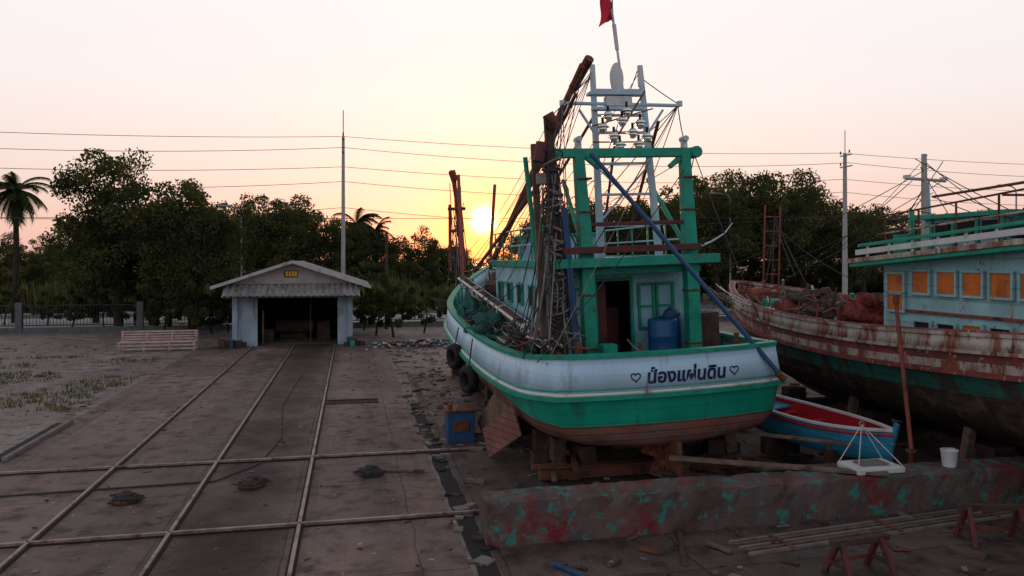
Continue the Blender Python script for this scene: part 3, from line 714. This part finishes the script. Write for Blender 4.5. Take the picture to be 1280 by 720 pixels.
# ================================================================ concrete beam etc.
Lb=26.0; Wb=.75; Hb=.78
b=MB(); vs=[]; nx=200; prof_=[(-.5,0),(-.5,.25),(-.5,.5),(-.5,.75),(-.49,.96),(-.44,1),(-.15,1),(.2,1),(.45,1),(.5,.95),(.5,.5),(.5,0)]
for i in range(nx+1):
    x=Lb*i/nx
    for (py,pz) in prof_:
        e=.03*noise.noise(Vector((x*1.5,py*4,pz*4)))+.03*noise.noise(Vector((x*6,py*9,pz*9)))
        ch=max(0,noise.noise(Vector((x*2.3,7,1)))-.25)*.35 if pz in(.96,1) and py<-.4 else 0
        vs.append((x+(e if i in(0,) else 0),py*Wb+e+ch*.6,pz*Hb+(e if pz>.9 else 0)-ch))
k=len(prof_)
b.add(vs,[(i*k+j,(i+1)*k+j,(i+1)*k+j+1,i*k+j+1) for i in range(nx) for j in range(k-1)]+[tuple(range(k))],'conc')
place(b.build('concrete_slipway_beam'),2.3,13.3)
b=MB()
prof=[(0,.13),(.3,.16),(.32,.17),(.34,.17)]; n=18; vs=[]
for zz,rr in prof: vs+=[(rr*math.cos(2*math.pi*i/n),rr*math.sin(2*math.pi*i/n),zz) for i in range(n)]
vs+=[(.15*math.cos(2*math.pi*i/n),.15*math.sin(2*math.pi*i/n),.3) for i in range(n)]
b.add(vs,[(j*n+i,j*n+(i+1)%n,(j+1)*n+(i+1)%n,(j+1)*n+i) for j in range(4) for i in range(n)]+[tuple(range(4*n,5*n))],'plain')
b.tube([(.17*math.cos(a),.0,.32+.06*math.sin(a)) for a in np.linspace(0,math.pi,10)],.008,'galv',5)
place(b.build('white_bucket',smooth=True),11.95,13.25,Hb+.01)
def trestle(u,v,rot,sz=1):
    b=MB(); b.box((0,0,.55*sz),(1.1*sz,.12,.1),'dwood')
    for s_ in(-1,1):
        for q in(-1,1): b.beam((s_*.42*sz,q*.3,0),(s_*.38*sz,q*.03,.55*sz),.08,.08,'redb')
        b.box((s_*.41*sz,0,.2*sz),(.05,.38,.07),'dwood')
    b.box((0,.22,.18),(.9*sz,.04,.07),'rust')
    place(b.build('sawhorse',bevel=.008),u,v,0,rot)
trestle(7.9,10.6,.1); trestle(11.1,11.3,-.25,1.15)
b=MB()
for i in range(5): b.box((0,i*.14,.03),(6.5,.06,.05),'wood' if i%2 else 'oldconc')
for x in(-2.4,0,2.4): b.box((x,.28,.065),(.08,.7,.02),'rust')
place(b.build('metal_grating_strip'),9.8,12.05,.0,.12)
b=MB()
b.box((0,0,.05),(4.2,.22,.06),'wood'); place(b.build('timber_plank',bevel=.01),8.4,13.9,.78,-.5)
for (u,v,z,r,l_,w,k) in ((5.6,12.2,.02,1.2,1.6,.1,'dwood'),(9.5,16.0,.9,-.6,3.6,.2,'wood'),(7.8,15.0,.3,-.35,3.0,.18,'dwood'),(10.2,15.2,.35,-.1,2.5,.16,'wood'),(3.4,11.6,.03,2.1,.7,.06,'drum'),(6.2,12.0,.03,2.0,.5,.1,'wood'),(1.0,10.6,.03,.3,1.4,.09,'wood'),(-1.2,11.3,.03,1.4,.6,.07,'wood'),(.9,18.0,.03,-.2,1.6,.1,'wood'),(12.5,16.5,.3,.2,3,.2,'dwood'),(4.6,10.9,.03,.8,.9,.08,'dwood'),(-2.2,10.9,.03,1.9,.7,.06,'dwood')):
    b=MB(); b.box((0,0,0),(l_,w,.05),k,Matrix.Rotation(R(-.05,.05),3,'Y')); place(b.build('loose_plank',bevel=.008),u,v,z+.02,r)
b=MB(); p0=yard(11.85,14.2,.9); p1=yard(12.2,15.1,4.0); b.cyl(p0,p1,.045,'rrust'); b.cyl(p1,p1+Vector((0,0,.2)),.07,'rust'); b.cyl(p0-Vector((0,0,.05)),p0,.12,'rust'); b.cyl((p0.x,p0.y,0),p0,.06,'rust')
b.build('rusted_prop_pole')

# ================================================================ ground
sheet('ground',-1500,1500,-300,2500,-.01,'ground')
sheet('dirt_yard',-60,70,2,57.5,0,'dirt')
sheet('slipway_slab',-8.5,1.9,3,46.5,.006,'slab')
sheet('side_slab',-30,-8.52,3,20.9,.006,'slab')
sheet('dark_yard_slab',2.35,40,2,34,.006,'slab2')
sheet('concrete_pad',-14.5,-8.7,21.3,24.9,.016,'pad')
sheet('concrete_pad.001',-30,-15,22,30,.012,'pad')
sheet('concrete_apron',2.6,5.5,22.5,31,.012,'slab')
b=MB(); vs=[];nn_=60
for i in range(nn_+1):
    y=-9+18*i/nn_; a=.16+.06*noise.noise(Vector((y*1.3,0,0)))+.03*noise.noise(Vector((y*5,3,0))); c=.2+.08*noise.noise(Vector((y*1.1,9,0)))
    vs+=[(-a,y,0),(c,y,0)]
b.add(vs,[(2*i,2*i+1,2*i+3,2*i+2) for i in range(nn_)],'dark'); place(b.build('drain_trench'),2.13,18,.016)
b=MB()
for i in range(60): b.box((R(-.2,.25),R(-9,9),.01),(R(.05,.3),R(.05,.25),R(.02,.08)),random.choice(['oldconc','dark','dwood','slab']),Matrix.Rotation(R(-.9,.9),3,'Z'))
place(b.build('trench_rubble'),2.13,18,.012)
b=MB(); b.box((0,0,.01),(.3,4.5,.02),'dark'); b.box((.25,0,.05),(.12,4.6,.1),'oldconc'); place(b.build('gutter'),-8.65,23.2,.014)
b=MB(); b.box((0,0,0),(1.7,.55,.02),'dark'); 
for s_ in(-1,1): b.box((0,s_*.3,.02),(1.8,.05,.04),'rust')
place(b.build('inspection_pit'),.05,27.2,.012)
def railobj(name,u0,v0,u1,v1):
    b=MB(); b.beam((u0,v0,.02),(u1,v1,.02),.16,.02,'dark'); b.beam((u0,v0,.05),(u1,v1,.05),.07,.06,'rail'); 
    o=b.build(name,bevel=.008); o.rotation_euler=(0,0,YAW); return o
for u in(-.95,-3.22,-5.53): railobj('slipway_rail',u,4,u,45.5)
railobj('transfer_rail',-25,14.65,2.6,14.7)
railobj('transfer_rail',-25,19.6,3.4,19.66)
b=MB(); b.rope((-25,16.9,.03),(-3.0,18.0,.03),0,.02,'drope'); b.tube([(-3.0,18.0,.03),(-2.2,19.3,.03),(-1.9,22,.03),(-2.3,27,.03),(-2.1,34,.03)],.015,'drope',5)
o=b.build('steel_cable'); o.rotation_euler=(0,0,YAW)
for u,v in((-4.55,16.95),(-2.15,17.55),(.45,17.9)):
    b=MB()
    for i in range(8): b.torus((R(-.03,.03),R(-.03,.03),.03+.02*i),.27-.024*i,.022,random.choice(['drope','drope','rust']),'z',n=20,m=6)
    b.cyl((0,0,0),(0,0,.2),.09,'dark')
    for i in range(9): b.tube([(R(-.38,.38),R(-.34,.34),R(.03,.12)) for _ in range(5)],.012,'drope',4)
    place(b.build('cable_anchor'),u,v,.01,R(0,1))
def debris(name,N,u0,u1,v0,v1,ks,smin,smax,zz=.012):
    b=MB()
    for i in range(N):
        u,v=R(u0,u1),R(v0,v1); s=R(smin,smax)*random.choice([.5,.7,1,1,2])
        rot=Matrix.Rotation(R(0,3),3,'Z')@Matrix.Rotation(R(-.3,.3),3,'X')
        b.box((u,v,zz+s*.12),(s*R(.6,2.6),s*R(.3,.8),s*.25),random.choice(ks),rot)
    o=b.build(name); o.rotation_euler=(0,0,YAW); return o
debris('rubble_debris',1400,2.5,22,5,28,['wood','dwood','oldconc','dwood','rust','slab2'],.03,.15)
debris('small_debris',600,-9,2,5,44,['wood','dwood','dwood','dirt','oldconc'],.015,.055)
debris('gravel_chips',900,-20,-8.6,21,50,['oldconc','dirt','dwood'],.02,.09,.0)
debris('rubble_by_kerb',700,1.9,4.6,19,46,['oldconc','dirt','dwood','wood'],.03,.13,.0)
b=MB()
for i in range(420):
    a=R(0,1); u=1.5+5.5*a+random.gauss(0,.4); v=44.2+random.gauss(0,.7); s=R(.06,.24); z=max(0,.3*(1-abs(v-44.2)/1.4))*R(0,1)
    b.box((u,v,z+s*.2),(s*R(.6,1.6),s*R(.5,1),s*.4),random.choice(['plain','oldconc','bluep','pinkw','dwood','oldconc','redb','ltblue','dwood','dirt','rubber']),Matrix.Rotation(R(0,3),3,'Z')@Matrix.Rotation(R(-.6,.6),3,'X'))
o=b.build('litter_pile'); o.rotation_euler=(0,0,YAW)
b=MB()
for i in range(1500):
    gu,gv=R(-19,-8.9),R(25,43)
    if noise.noise(Vector((gu*.25,gv*.25,1)))<.05: continue
    for j in range(6):
        x,y=gu+R(-.2,.2),gv+R(-.2,.2);h=R(.06,.2);dx,dy=R(-.08,.08),R(-.08,.08)
        b.add([(x-.015,y,0),(x+.015,y,0),(x+dx,y+dy,h)],[(0,1,2)],random.choice(['leafC','leafB']))
o=b.build('grass_tufts'); o.rotation_euler=(0,0,YAW)

# ================================================================ shed
Sg=group('winch_shed',-3.3,46.0)
b=MB()
b.box((-2.68,.1,1.8),(1.3,.2,3.6),'shedw'); b.box((2.93,.1,1.8),(.85,.2,3.6),'shedw'); b.box((.24,.1,3.22),(4.54,.2,.76),'gable')
b.box((-3.25,4.2,1.8),(.18,7.99,3.6),'shedw'); b.box((3.27,4.2,1.8),(.18,7.99,3.6),'shedw'); b.box((0,8.1,1.8),(6.3,.18,3.6),'gable')
for s_ in(-1,1): b.box((s_*3.25,-.1,1.75),(.28,.24,3.5),'shedw')
b.add([(-3.9,-.3,3.62),(3.9,-.3,3.62),(0,-.3,4.82)],[(0,1,2)],'gable')
b.build('walls',Sg)
b=MB()
def corrugate(b,p00,p10,p01,n,amp,k):
    p00,p10,p01=Vector(p00),Vector(p10),Vector(p01); e=p01-p00; nn=(p10-p00).cross(e).normalized()
    vs=[]
    for i in range(n+1):
        p=p00.lerp(p10,i/n)+nn*(amp if i%2 else -amp); vs+=[p,p+e]
    b.add(vs,[(2*i,2*i+2,2*i+3,2*i+1) for i in range(n)],k)
corrugate(b,(-4.4,-1.0,3.45),(-4.4,9,3.45),(0,-1.0,4.92),80,.03,'corr'); corrugate(b,(0,-1.0,4.92),(0,9,4.92),(4.4,-1.0,3.45),80,.03,'corr')
corrugate(b,(-3.8,-1.45,2.95),(3.8,-1.45,2.95),(-3.8,-.32,3.62),44,.07,'corr')
b.build('corrugated_roof_and_awning',Sg)
b=MB()
b.beam((-4.45,-1.02,3.42),(0,-1.02,4.9),.05,.18,'fascia'); b.beam((4.45,-1.02,3.42),(0,-1.02,4.9),.05,.18,'fascia')
b.box((0,-1.4,2.9),(7.5,.05,.08),'dwood')
for i in range(-3,4): b.beam((i*1.05,-1.3,2.88),(i*1.05,0,3.4),.05,.07,'dwood')
b.build('fascia_boards',Sg)
b=MB(); b.box((-.12,-.33,4.2),(.75,.06,.4),'dwood')
for i in range(4): b.box((-.36+i*.17,-.37,4.2),(.13,.04,.3),'yel')
b.build('gable_vent_window',Sg)
b=MB()
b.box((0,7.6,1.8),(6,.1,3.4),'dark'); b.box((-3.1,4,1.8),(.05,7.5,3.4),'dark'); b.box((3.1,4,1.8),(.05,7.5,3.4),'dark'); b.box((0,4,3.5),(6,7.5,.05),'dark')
b.box((-.3,4.5,.6),(1.6,1.4,1.2),'dwood'); b.cyl((-1.3,3.6,.8),(1.0,3.6,.8),.4,'dwood',n=16); b.box((1.6,3,.6),(.8,.8,1.2),'dwood'); b.box((-1.6,2,.4),(.6,.6,.8),'dwood')
b.box((-1.8,.8,1.0),(.1,.1,2),'wood'); b.box((.9,1.2,1.4),(.06,.06,2.8),'rust')
b.build('winch_machinery',Sg)
b=MB()
for i in range(16): b.box((R(-3.9,-2.2) if i%2 else R(2.7,4.2),R(-1.4,-.4),R(.1,.3)),(R(.15,.4),R(.15,.4),R(.2,.6)),random.choice(['bluep','dwood','dwood','greent','dwood','wood']),Matrix.Rotation(R(0,2),3,'Z'))
b.build('stored_containers',Sg)
b=MB()
for i in range(4): b.box((0,-.32+i*.2,.5),(4.0,.12,.05),'pinkw')
for i in range(4): b.box((0,.42,.62+i*.14),(4.0,.05,.09),'pinkw')
for x in(-1.9,-.65,.65,1.9):
    b.box((x,-.34,.24),(.09,.09,.47),'pinkw'); b.box((x,.36,.55),(.09,.06,1.1),'pinkw')
for z in(.15,.34): b.box((0,-.4,z),(4.0,.04,.08),'pinkw')
place(b.build('slatted_bench',bevel=.01),-10.4,44.8,0,0)

# ================================================================ fence & road
F=group('boundary_fence',0,57)
b=MB()
for i,x in enumerate(np.arange(-60,75,7.6)):
    b.box((x,0,1.05),(.42,.3,2.1),'fpost')
b.box((7.5,0,.2),(135,.16,.4),'fpost')
b.build('fence_posts',F)
b=MB()
for z in(.55,1.9): b.box((7.5,0,z),(135,.05,.06),'fence')
for x in np.arange(-60,75,.21): b.box((x,0,1.2),(.026,.026,1.4),'fence')
b.build('fence_bars',F)
sheet('verge',-140,200,58,61,.02,'ground')
sheet('road',-400,500,61,71,.03,'asphalt'); sheet('road.001',-400,500,74,84,.03,'asphalt')
for v in(61.3,70.7,74.3,83.7): sheet('lane_edge_line',-400,500,v-.07,v+.07,.036,'line')
b=MB()
for i in range(80):
    for v in(66,79): b.box((-200+i*6,v,0),(2.5,.14,.006),'line')
o=b.build('lane_dashes'); o.rotation_euler=(0,0,YAW); o.location.z=.04
b=MB(); b.box((0,0,.08),(900,.3,.16),'oldconc'); place(b.build('kerb'),50,71.2,.0)
b=MB(); b.box((0,0,.08),(900,.3,.16),'oldconc'); place(b.build('kerb'),50,73.8,.0)
b=MB(); b.box((0,0,.65),(200,.04,.3),'galv')
for x in np.arange(-100,100,4): b.box((x,.08,.35),(.1,.1,.7),'galv')
place(b.build('guard_rail'),-80,85,0)
b=MB()
for x in np.arange(-20,60,2.0): b.box((x,0,1.5),(.3,.25,3.0),'plain'); 
for x in np.arange(-20,60,.4): b.box((x,0,1.5),(.14,.1,2.2),'plain')
for z in(.4,2.7): b.box((20,0,z),(80,.16,.2),'plain')
place(b.build('white_perimeter_wall'),48,88,0)

def upole(u,v,h,rod=0):
    b=MB(); b.beam((0,0,0),(0,0,h),.36,.36,'pole',.22,.22)
    for z in(h-.2,h-1.2): b.box((.0,-.15,z),(.12,1.6,.1),'galv'); 
    for z,y in((h,.6),(h,-.6),(h-1,.6),(h-2.3,0)): b.cyl((0,y,z-.05),(0,y,z+.22),.06,'redb')
    if rod: b.cyl((0,0,h),(0,0,h+rod),.04,'galv')
    place(b.build('utility_pole'),u,v)
for u in(-43.5,-.6,42.5,86): upole(u,59,14.4,2.0)
b=MB()
for (z,y,sg) in ((14.5,.6,.5),(13.5,-.5,.8),(12.1,0,.7),(11.0,.2,.9),(9.0,.1,1.1)):
    us=[-86,-43.5,-.6,42.5,86,130]
    for a,c in zip(us[:-1],us[1:]): b.rope((a,59+y,z),(c,59+y,z),sg,.02,'drope',n=4,seg=16)
b.rope((-90,64,8.2),(60,66,9.5),.5,.022,'drope',seg=20)
o=b.build('power_lines'); o.rotation_euler=(0,0,YAW)
def lamp(u,v,h,arm,sgn=-1):
    b=MB(); b.cyl((0,0,0),(0,0,h-.6),.11,'galv',r1=.07)
    b.tube([(0,0,h-.7),(sgn*.1,0,h-.25),(sgn*.5,0,h),(sgn*arm,0,h+.1)],.06,'galv',6)
    b.blob((sgn*(arm+.3),0,h+.08),(.42,.15,.1),'galv',amp=0)
    place(b.build('street_lamp',smooth=False),u,v)
lamp(-10.9,60.6,10.6,.9,-1); lamp(-8.2,60.5,9.0,1.0,-1); lamp(39.5,74,12,1.7,-1); lamp(62,60.5,12,1.5,-1)
b=MB(); b.cyl((0,0,0),(0,0,7.1),.14,'dwood',r1=.1); b.cyl((-.4,0,6.5),(.4,0,6.5),.04,'rust'); place(b.build('wooden_post'),2.5,55.6)

# ================================================================ trees
def tree_mesh(name,seed,H=12,rx=.36,rz=.36,cz=.6,ncl=46,nl=150,ls=.32,low=0.0,cr=(.06,.13)):
    r=np.random.default_rng(seed); rr=random.Random(seed); b=MB()
    th=H*.45; bend=[Vector((0,0,0)),Vector((rr.uniform(-.3,.3),rr.uniform(-.3,.3),th*.5)),Vector((rr.uniform(-.6,.6),rr.uniform(-.6,.6),th))]
    b.tube(bend,H*.028,'bark',8,H*.017)
    cl=[]
    for i in range(ncl):
        for _ in range(50):
            p=r.uniform(-1,1,3); d=np.linalg.norm(p)
            if d<1 and d>.35 : break
        az=math.atan2(p[1],p[0]); lob=1+.22*math.sin(az*2+seed)+.15*math.sin(az*3+seed*2.1)+.16*math.sin(p[2]*5+seed)
        c=np.array([p[0]*rx*H*lob,p[1]*rx*H*lob,cz*H+p[2]*rz*H*(1+.12*math.sin(az*2))])
        if c[2]<low+.8: c[2]=low+.8+rr.random()
        cl.append((c,H*rr.uniform(*cr)))
    for c,rad in cl[::3]:
        s=bend[2] if rr.random()<.6 else bend[1].lerp(bend[2],rr.random()); m_=s.lerp(Vector(c),.5)+Vector((rr.uniform(-.4,.4),rr.uniform(-.4,.4),-.3))
        b.tube([s,m_,Vector(c)],H*.009,'bark',5,H*.002)
    for c,rad in cl:
        k=rr.choices(['leafA','leafB','leafC'],[.46,.36,.18])[0]; mi=b.mi(k)
        P_=r.normal(0,1,(nl,3)); P_/=np.linalg.norm(P_,axis=1)[:,None]; P_*=(r.uniform(.25,1.15,(nl,1))**.6)*rad; P_[:,2]*=.72; P_+=c
        A=r.normal(0,1,(nl,3));A/=np.linalg.norm(A,axis=1)[:,None]; Bv=r.normal(0,1,(nl,3)); Bv=np.cross(A,Bv);Bv/=np.linalg.norm(Bv,axis=1)[:,None]
        sz=r.uniform(.5,1.1,(nl,1))*ls
        V=np.stack([P_-A*sz*.6,P_+Bv*sz*.35,P_+A*sz*.6,P_-Bv*sz*.35],1).reshape(-1,3)
        o=len(b.v); b.v+=V.tolist(); b.f+=[(o+4*i,o+4*i+1,o+4*i+2,o+4*i+3) for i in range(nl)]; b.m+=[mi]*nl
    me=bpy.data.meshes.new(name); me.from_pydata(b.v,[],b.f)
    for k in b.mats: me.materials.append(M[k])
    me.polygons.foreach_set('material_index',b.m); me.update(); return me
TM=[tree_mesh('tree_mesh',s) for s in (3,8,15)]
TM.append(tree_mesh('tree_mesh',21,rx=.3,rz=.42,cz=.56)); TM.append(tree_mesh('tree_mesh',33,rx=.42,rz=.3,cz=.64))
BIG=tree_mesh('big_tree_mesh',5,H=13,rx=.36,rz=.38,cz=.58,ncl=110,nl=230,ls=.27,cr=(.06,.11))
BIG2=tree_mesh('big_tree_mesh',12,H=12,rx=.4,rz=.42,cz=.52,ncl=110,nl=230,ls=.27,low=.8)
SH=[tree_mesh('shrub_mesh',40+i,H=4,rx=.6,rz=.48,cz=.42,ncl=26,nl=110,ls=.22) for i in range(3)]
def inst(name,me,x,y,s=1,sz=None,rot=None,parent=None):
    o=bpy.data.objects.new(name,me); scene.collection.objects.link(o)
    o.location=(x,y,0); o.rotation_euler=(0,0,R(0,6.28) if rot is None else rot); o.scale=(s,s,sz or s)
    if parent:o.parent=parent
    return o
def px(x,Y): return (x-640)/945*Y
def topz(y,Y): return 5+(325-y)/945*Y
inst('broadleaf_tree',BIG,px(148,54),54,.9,.98,.4)
inst('broadleaf_tree',BIG2,px(240,52),52,.82,.9,1.2)
inst('broadleaf_tree',BIG2,px(190,58),58,.8,.82,2.6)
inst('broadleaf_tree',TM[0],px(120,60),60,.8,.75,2)
inst('broadleaf_tree',TM[2],px(275,58),58,.7,.8,3)
for x,Y,s in((470,50,.95),(492,49,1.05),(530,52,.9),(455,54,.8),(90,55,.9),(130,56,1),(170,54.5,1.0),(205,50,.9),(245,49,1.0),(265,51,.9),(285,52,.8)): inst('shrub',random.choice(SH),px(x,Y),Y,s*.75,s*1.05)
DT=bpy.data.objects.new('distant_tree_line',None); scene.collection.objects.link(DT)
prof=[(-60,285),(0,288),(60,292),(110,285),(290,255),(330,222),(365,240),(400,236),(430,262),(470,280),(505,285),(545,276),(575,300),(605,314),(635,304),(660,262),(680,245),(740,228),(800,235),(860,215),(900,205),(940,214),(985,205),(1030,225),(1060,248),(1100,242),(1140,262),(1200,258),(1260,266),(1340,250)]
PX=[p[0] for p in prof];PY=[p[1] for p in prof]
x=-90
while x<1380:
    for layer in range(2):
        Y=(R(88,98) if layer==0 else R(105,125)) + (0 if x<700 else -6)
        xx=x+R(-12,12)
        qs=(-14,0,14) if not 560<xx<650 else (0,5)
        ty=max(np.interp(xx+q,PX,PY) for q in qs)+R(-2,14)+(6 if layer==0 else 0)
        H=topz(ty,Y); me=random.choice(TM)
        inst('distant_tree',me,px(xx,Y),Y,max(.55,H/12)*R(.85,1.05),H/12/1.02,parent=DT)
    x+=28
HG=bpy.data.objects.new('undergrowth_hedge',None); scene.collection.objects.link(HG)
for i in range(110):
    x=-60+i*13; Y=R(86,92)+(px(x,86)*.21)
    inst('undergrowth',random.choice(SH),px(x,Y),Y,R(1.0,1.5),R(.9,1.5)*(.8 if 560<x<650 else 1),parent=HG)
b=MB()
for i in range(9000):
    x=R(-60,620); Y=R(82,86)+px(x,86)*.21; X=px(x,Y); h=R(1.5,4.2)*(.75+.5*noise.noise(Vector((X*.15,Y*.2,0)))); dx,dy=R(-.5,.5),R(-.3,.3); w=R(.05,.1)
    b.add([(X-w,Y,0),(X+w,Y,0),(X+dx*.4+w,Y+dy*.4,h*.65),(X+dx,Y+dy,h)],[(0,1,2,3)],'reed' if random.random()<.6 else 'leafC')
b.build('reed_bed')
for x,Y,s in((5,58,.8),(60,58,.6),(350,62,.9),(395,63,.8),(560,62,.6),(905,84,1),(930,60,.7)): inst('shrub',random.choice(SH),px(x,Y),Y,s,s*1.2)
def palm(x,Y,top,s,name='palm_tree'):
    b=MB(); H=topz(top,Y)
    b.tube([(0,0,0),(.15,0,H*.5),(.05,.1,H)],.25,'bark',8,.18)
    for i in range(52):
        az=R(0,6.28); el=R(-1.4,1.2); l_=R(1.7,2.6)*s; pts=[]
        p=Vector((.05,.1,H)); d=Vector((math.cos(az)*math.cos(el),math.sin(az)*math.cos(el),math.sin(el)))
        for j in range(9):
            pts.append(p.copy()); p=p+d*l_/8; d=(d+Vector((0,0,-.19))).normalized()
        b.tube(pts,.03,'leafA',4,.008)
        side=Vector((-math.sin(az),math.cos(az),0))
        for j in range(1,9):
            for q in(-1,1):
                for e in(0,.33,.66):
                    p=pts[j]-(pts[j]-pts[j-1])*e; w=.5*s*math.sin(math.pi*(j/9.5))**.6
                    tip=p+side*q*w+(pts[j]-pts[j-1])*.9+Vector((0,0,-.3*s))
                    dd=(pts[j]-pts[j-1])*.2
                    b.add([p-dd,p+dd,tip],[(0,1,2)],random.choice(['leafA','leafB']))
    o=b.build(name); o.location=(px(x,Y),Y,0)
palm(18,60,238,1.1); palm(445,95,280,1.5); palm(468,96,290,1.2)

# ================================================================ sky + sun
SUN=Vector((-.037,1,.053)).normalized()
w=bpy.data.worlds.new('World'); scene.world=w; w.use_nodes=True
n=w.node_tree.nodes; l=w.node_tree.links; n.clear()
out=n.new('ShaderNodeOutputWorld'); add=n.new('ShaderNodeAddShader')
sky=n.new('ShaderNodeTexSky'); sky.sky_type='NISHITA'; sky.sun_disc=False; sky.sun_elevation=math.radians(3.0); sky.sun_rotation=math.radians(-2.1); sky.dust_density=1
bg1=n.new('ShaderNodeBackground'); bg1.inputs['Strength'].default_value=.05
l.new(mix(n,l,1.0,sky.outputs[0],(.62,.40,.46),'MULTIPLY'),bg1.inputs['Color'])
tc=n.new('ShaderNodeTexCoord'); sp=n.new('ShaderNodeSeparateXYZ'); l.new(tc.outputs['Generated'],sp.inputs[0])
r1=n.new('ShaderNodeValToRGB'); l.new(sp.outputs['Z'],r1.inputs['Fac'])
def setramp(r,stops):
    e=r.color_ramp.elements
    while len(e)>2: e.remove(e[-1])
    for i,(p,c) in enumerate(stops):
        q=e[i] if i<2 else e.new(p); q.position=p; q.color=(*c,1)
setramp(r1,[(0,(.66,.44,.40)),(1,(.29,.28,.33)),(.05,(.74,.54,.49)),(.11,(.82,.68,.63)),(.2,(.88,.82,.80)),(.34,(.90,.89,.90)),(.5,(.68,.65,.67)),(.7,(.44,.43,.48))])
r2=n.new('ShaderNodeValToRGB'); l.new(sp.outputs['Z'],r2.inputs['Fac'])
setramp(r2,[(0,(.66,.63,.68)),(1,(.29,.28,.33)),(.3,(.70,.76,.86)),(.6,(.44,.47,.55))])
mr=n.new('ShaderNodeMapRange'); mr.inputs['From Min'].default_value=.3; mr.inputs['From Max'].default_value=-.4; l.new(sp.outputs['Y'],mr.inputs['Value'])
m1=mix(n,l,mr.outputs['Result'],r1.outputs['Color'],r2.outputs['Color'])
dt=n.new('ShaderNodeVectorMath'); dt.operation='DOT_PRODUCT'; l.new(tc.outputs['Generated'],dt.inputs[0]); dt.inputs[1].default_value=SUN
cl=n.new('ShaderNodeMath'); cl.operation='MAXIMUM'; cl.inputs[1].default_value=0; l.new(dt.outputs['Value'],cl.inputs[0])
cur=m1
for pw,c in ((30,(.14,.02,-.05)),(260,(.35,.02,-.14)),(1500,(.8,.15,-.1)),(12000,(14,8,3))):
    p=n.new('ShaderNodeMath'); p.operation='POWER'; p.inputs[1].default_value=pw; l.new(cl.outputs[0],p.inputs[0])
    sc=n.new('ShaderNodeVectorMath'); sc.operation='SCALE'; sc.inputs[0].default_value=c; l.new(p.outputs[0],sc.inputs['Scale'])
    ad=n.new('ShaderNodeVectorMath'); ad.operation='ADD'; l.new(cur,ad.inputs[0]); l.new(sc.outputs[0],ad.inputs[1]); cur=ad.outputs[0]
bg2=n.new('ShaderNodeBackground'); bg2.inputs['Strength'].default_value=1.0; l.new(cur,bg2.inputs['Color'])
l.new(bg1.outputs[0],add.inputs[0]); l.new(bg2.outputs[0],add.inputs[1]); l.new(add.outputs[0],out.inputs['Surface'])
ld=bpy.data.lights.new('sun','SUN'); ld.energy=2.5; ld.angle=math.radians(.5); ld.color=(1,.5,.22)
lo=bpy.data.objects.new('sun',ld); scene.collection.objects.link(lo); lo.rotation_euler=(-SUN).to_track_quat('-Z','Y').to_euler(); lo.location=(0,0,30)
# ================================================================ camera
cd=bpy.data.cameras.new('camera'); cam=bpy.data.objects.new('camera',cd); scene.collection.objects.link(cam)
cam.location=(0,0,5); cam.rotation_euler=(math.radians(90),0,0); cd.lens=26.58; cd.sensor_width=36; cd.shift_y=-35/1280; cd.clip_end=5000; cd.clip_start=.1
scene.camera=cam
scene.view_settings.view_transform='Standard'; scene.view_settings.look='None'; scene.view_settings.exposure=0
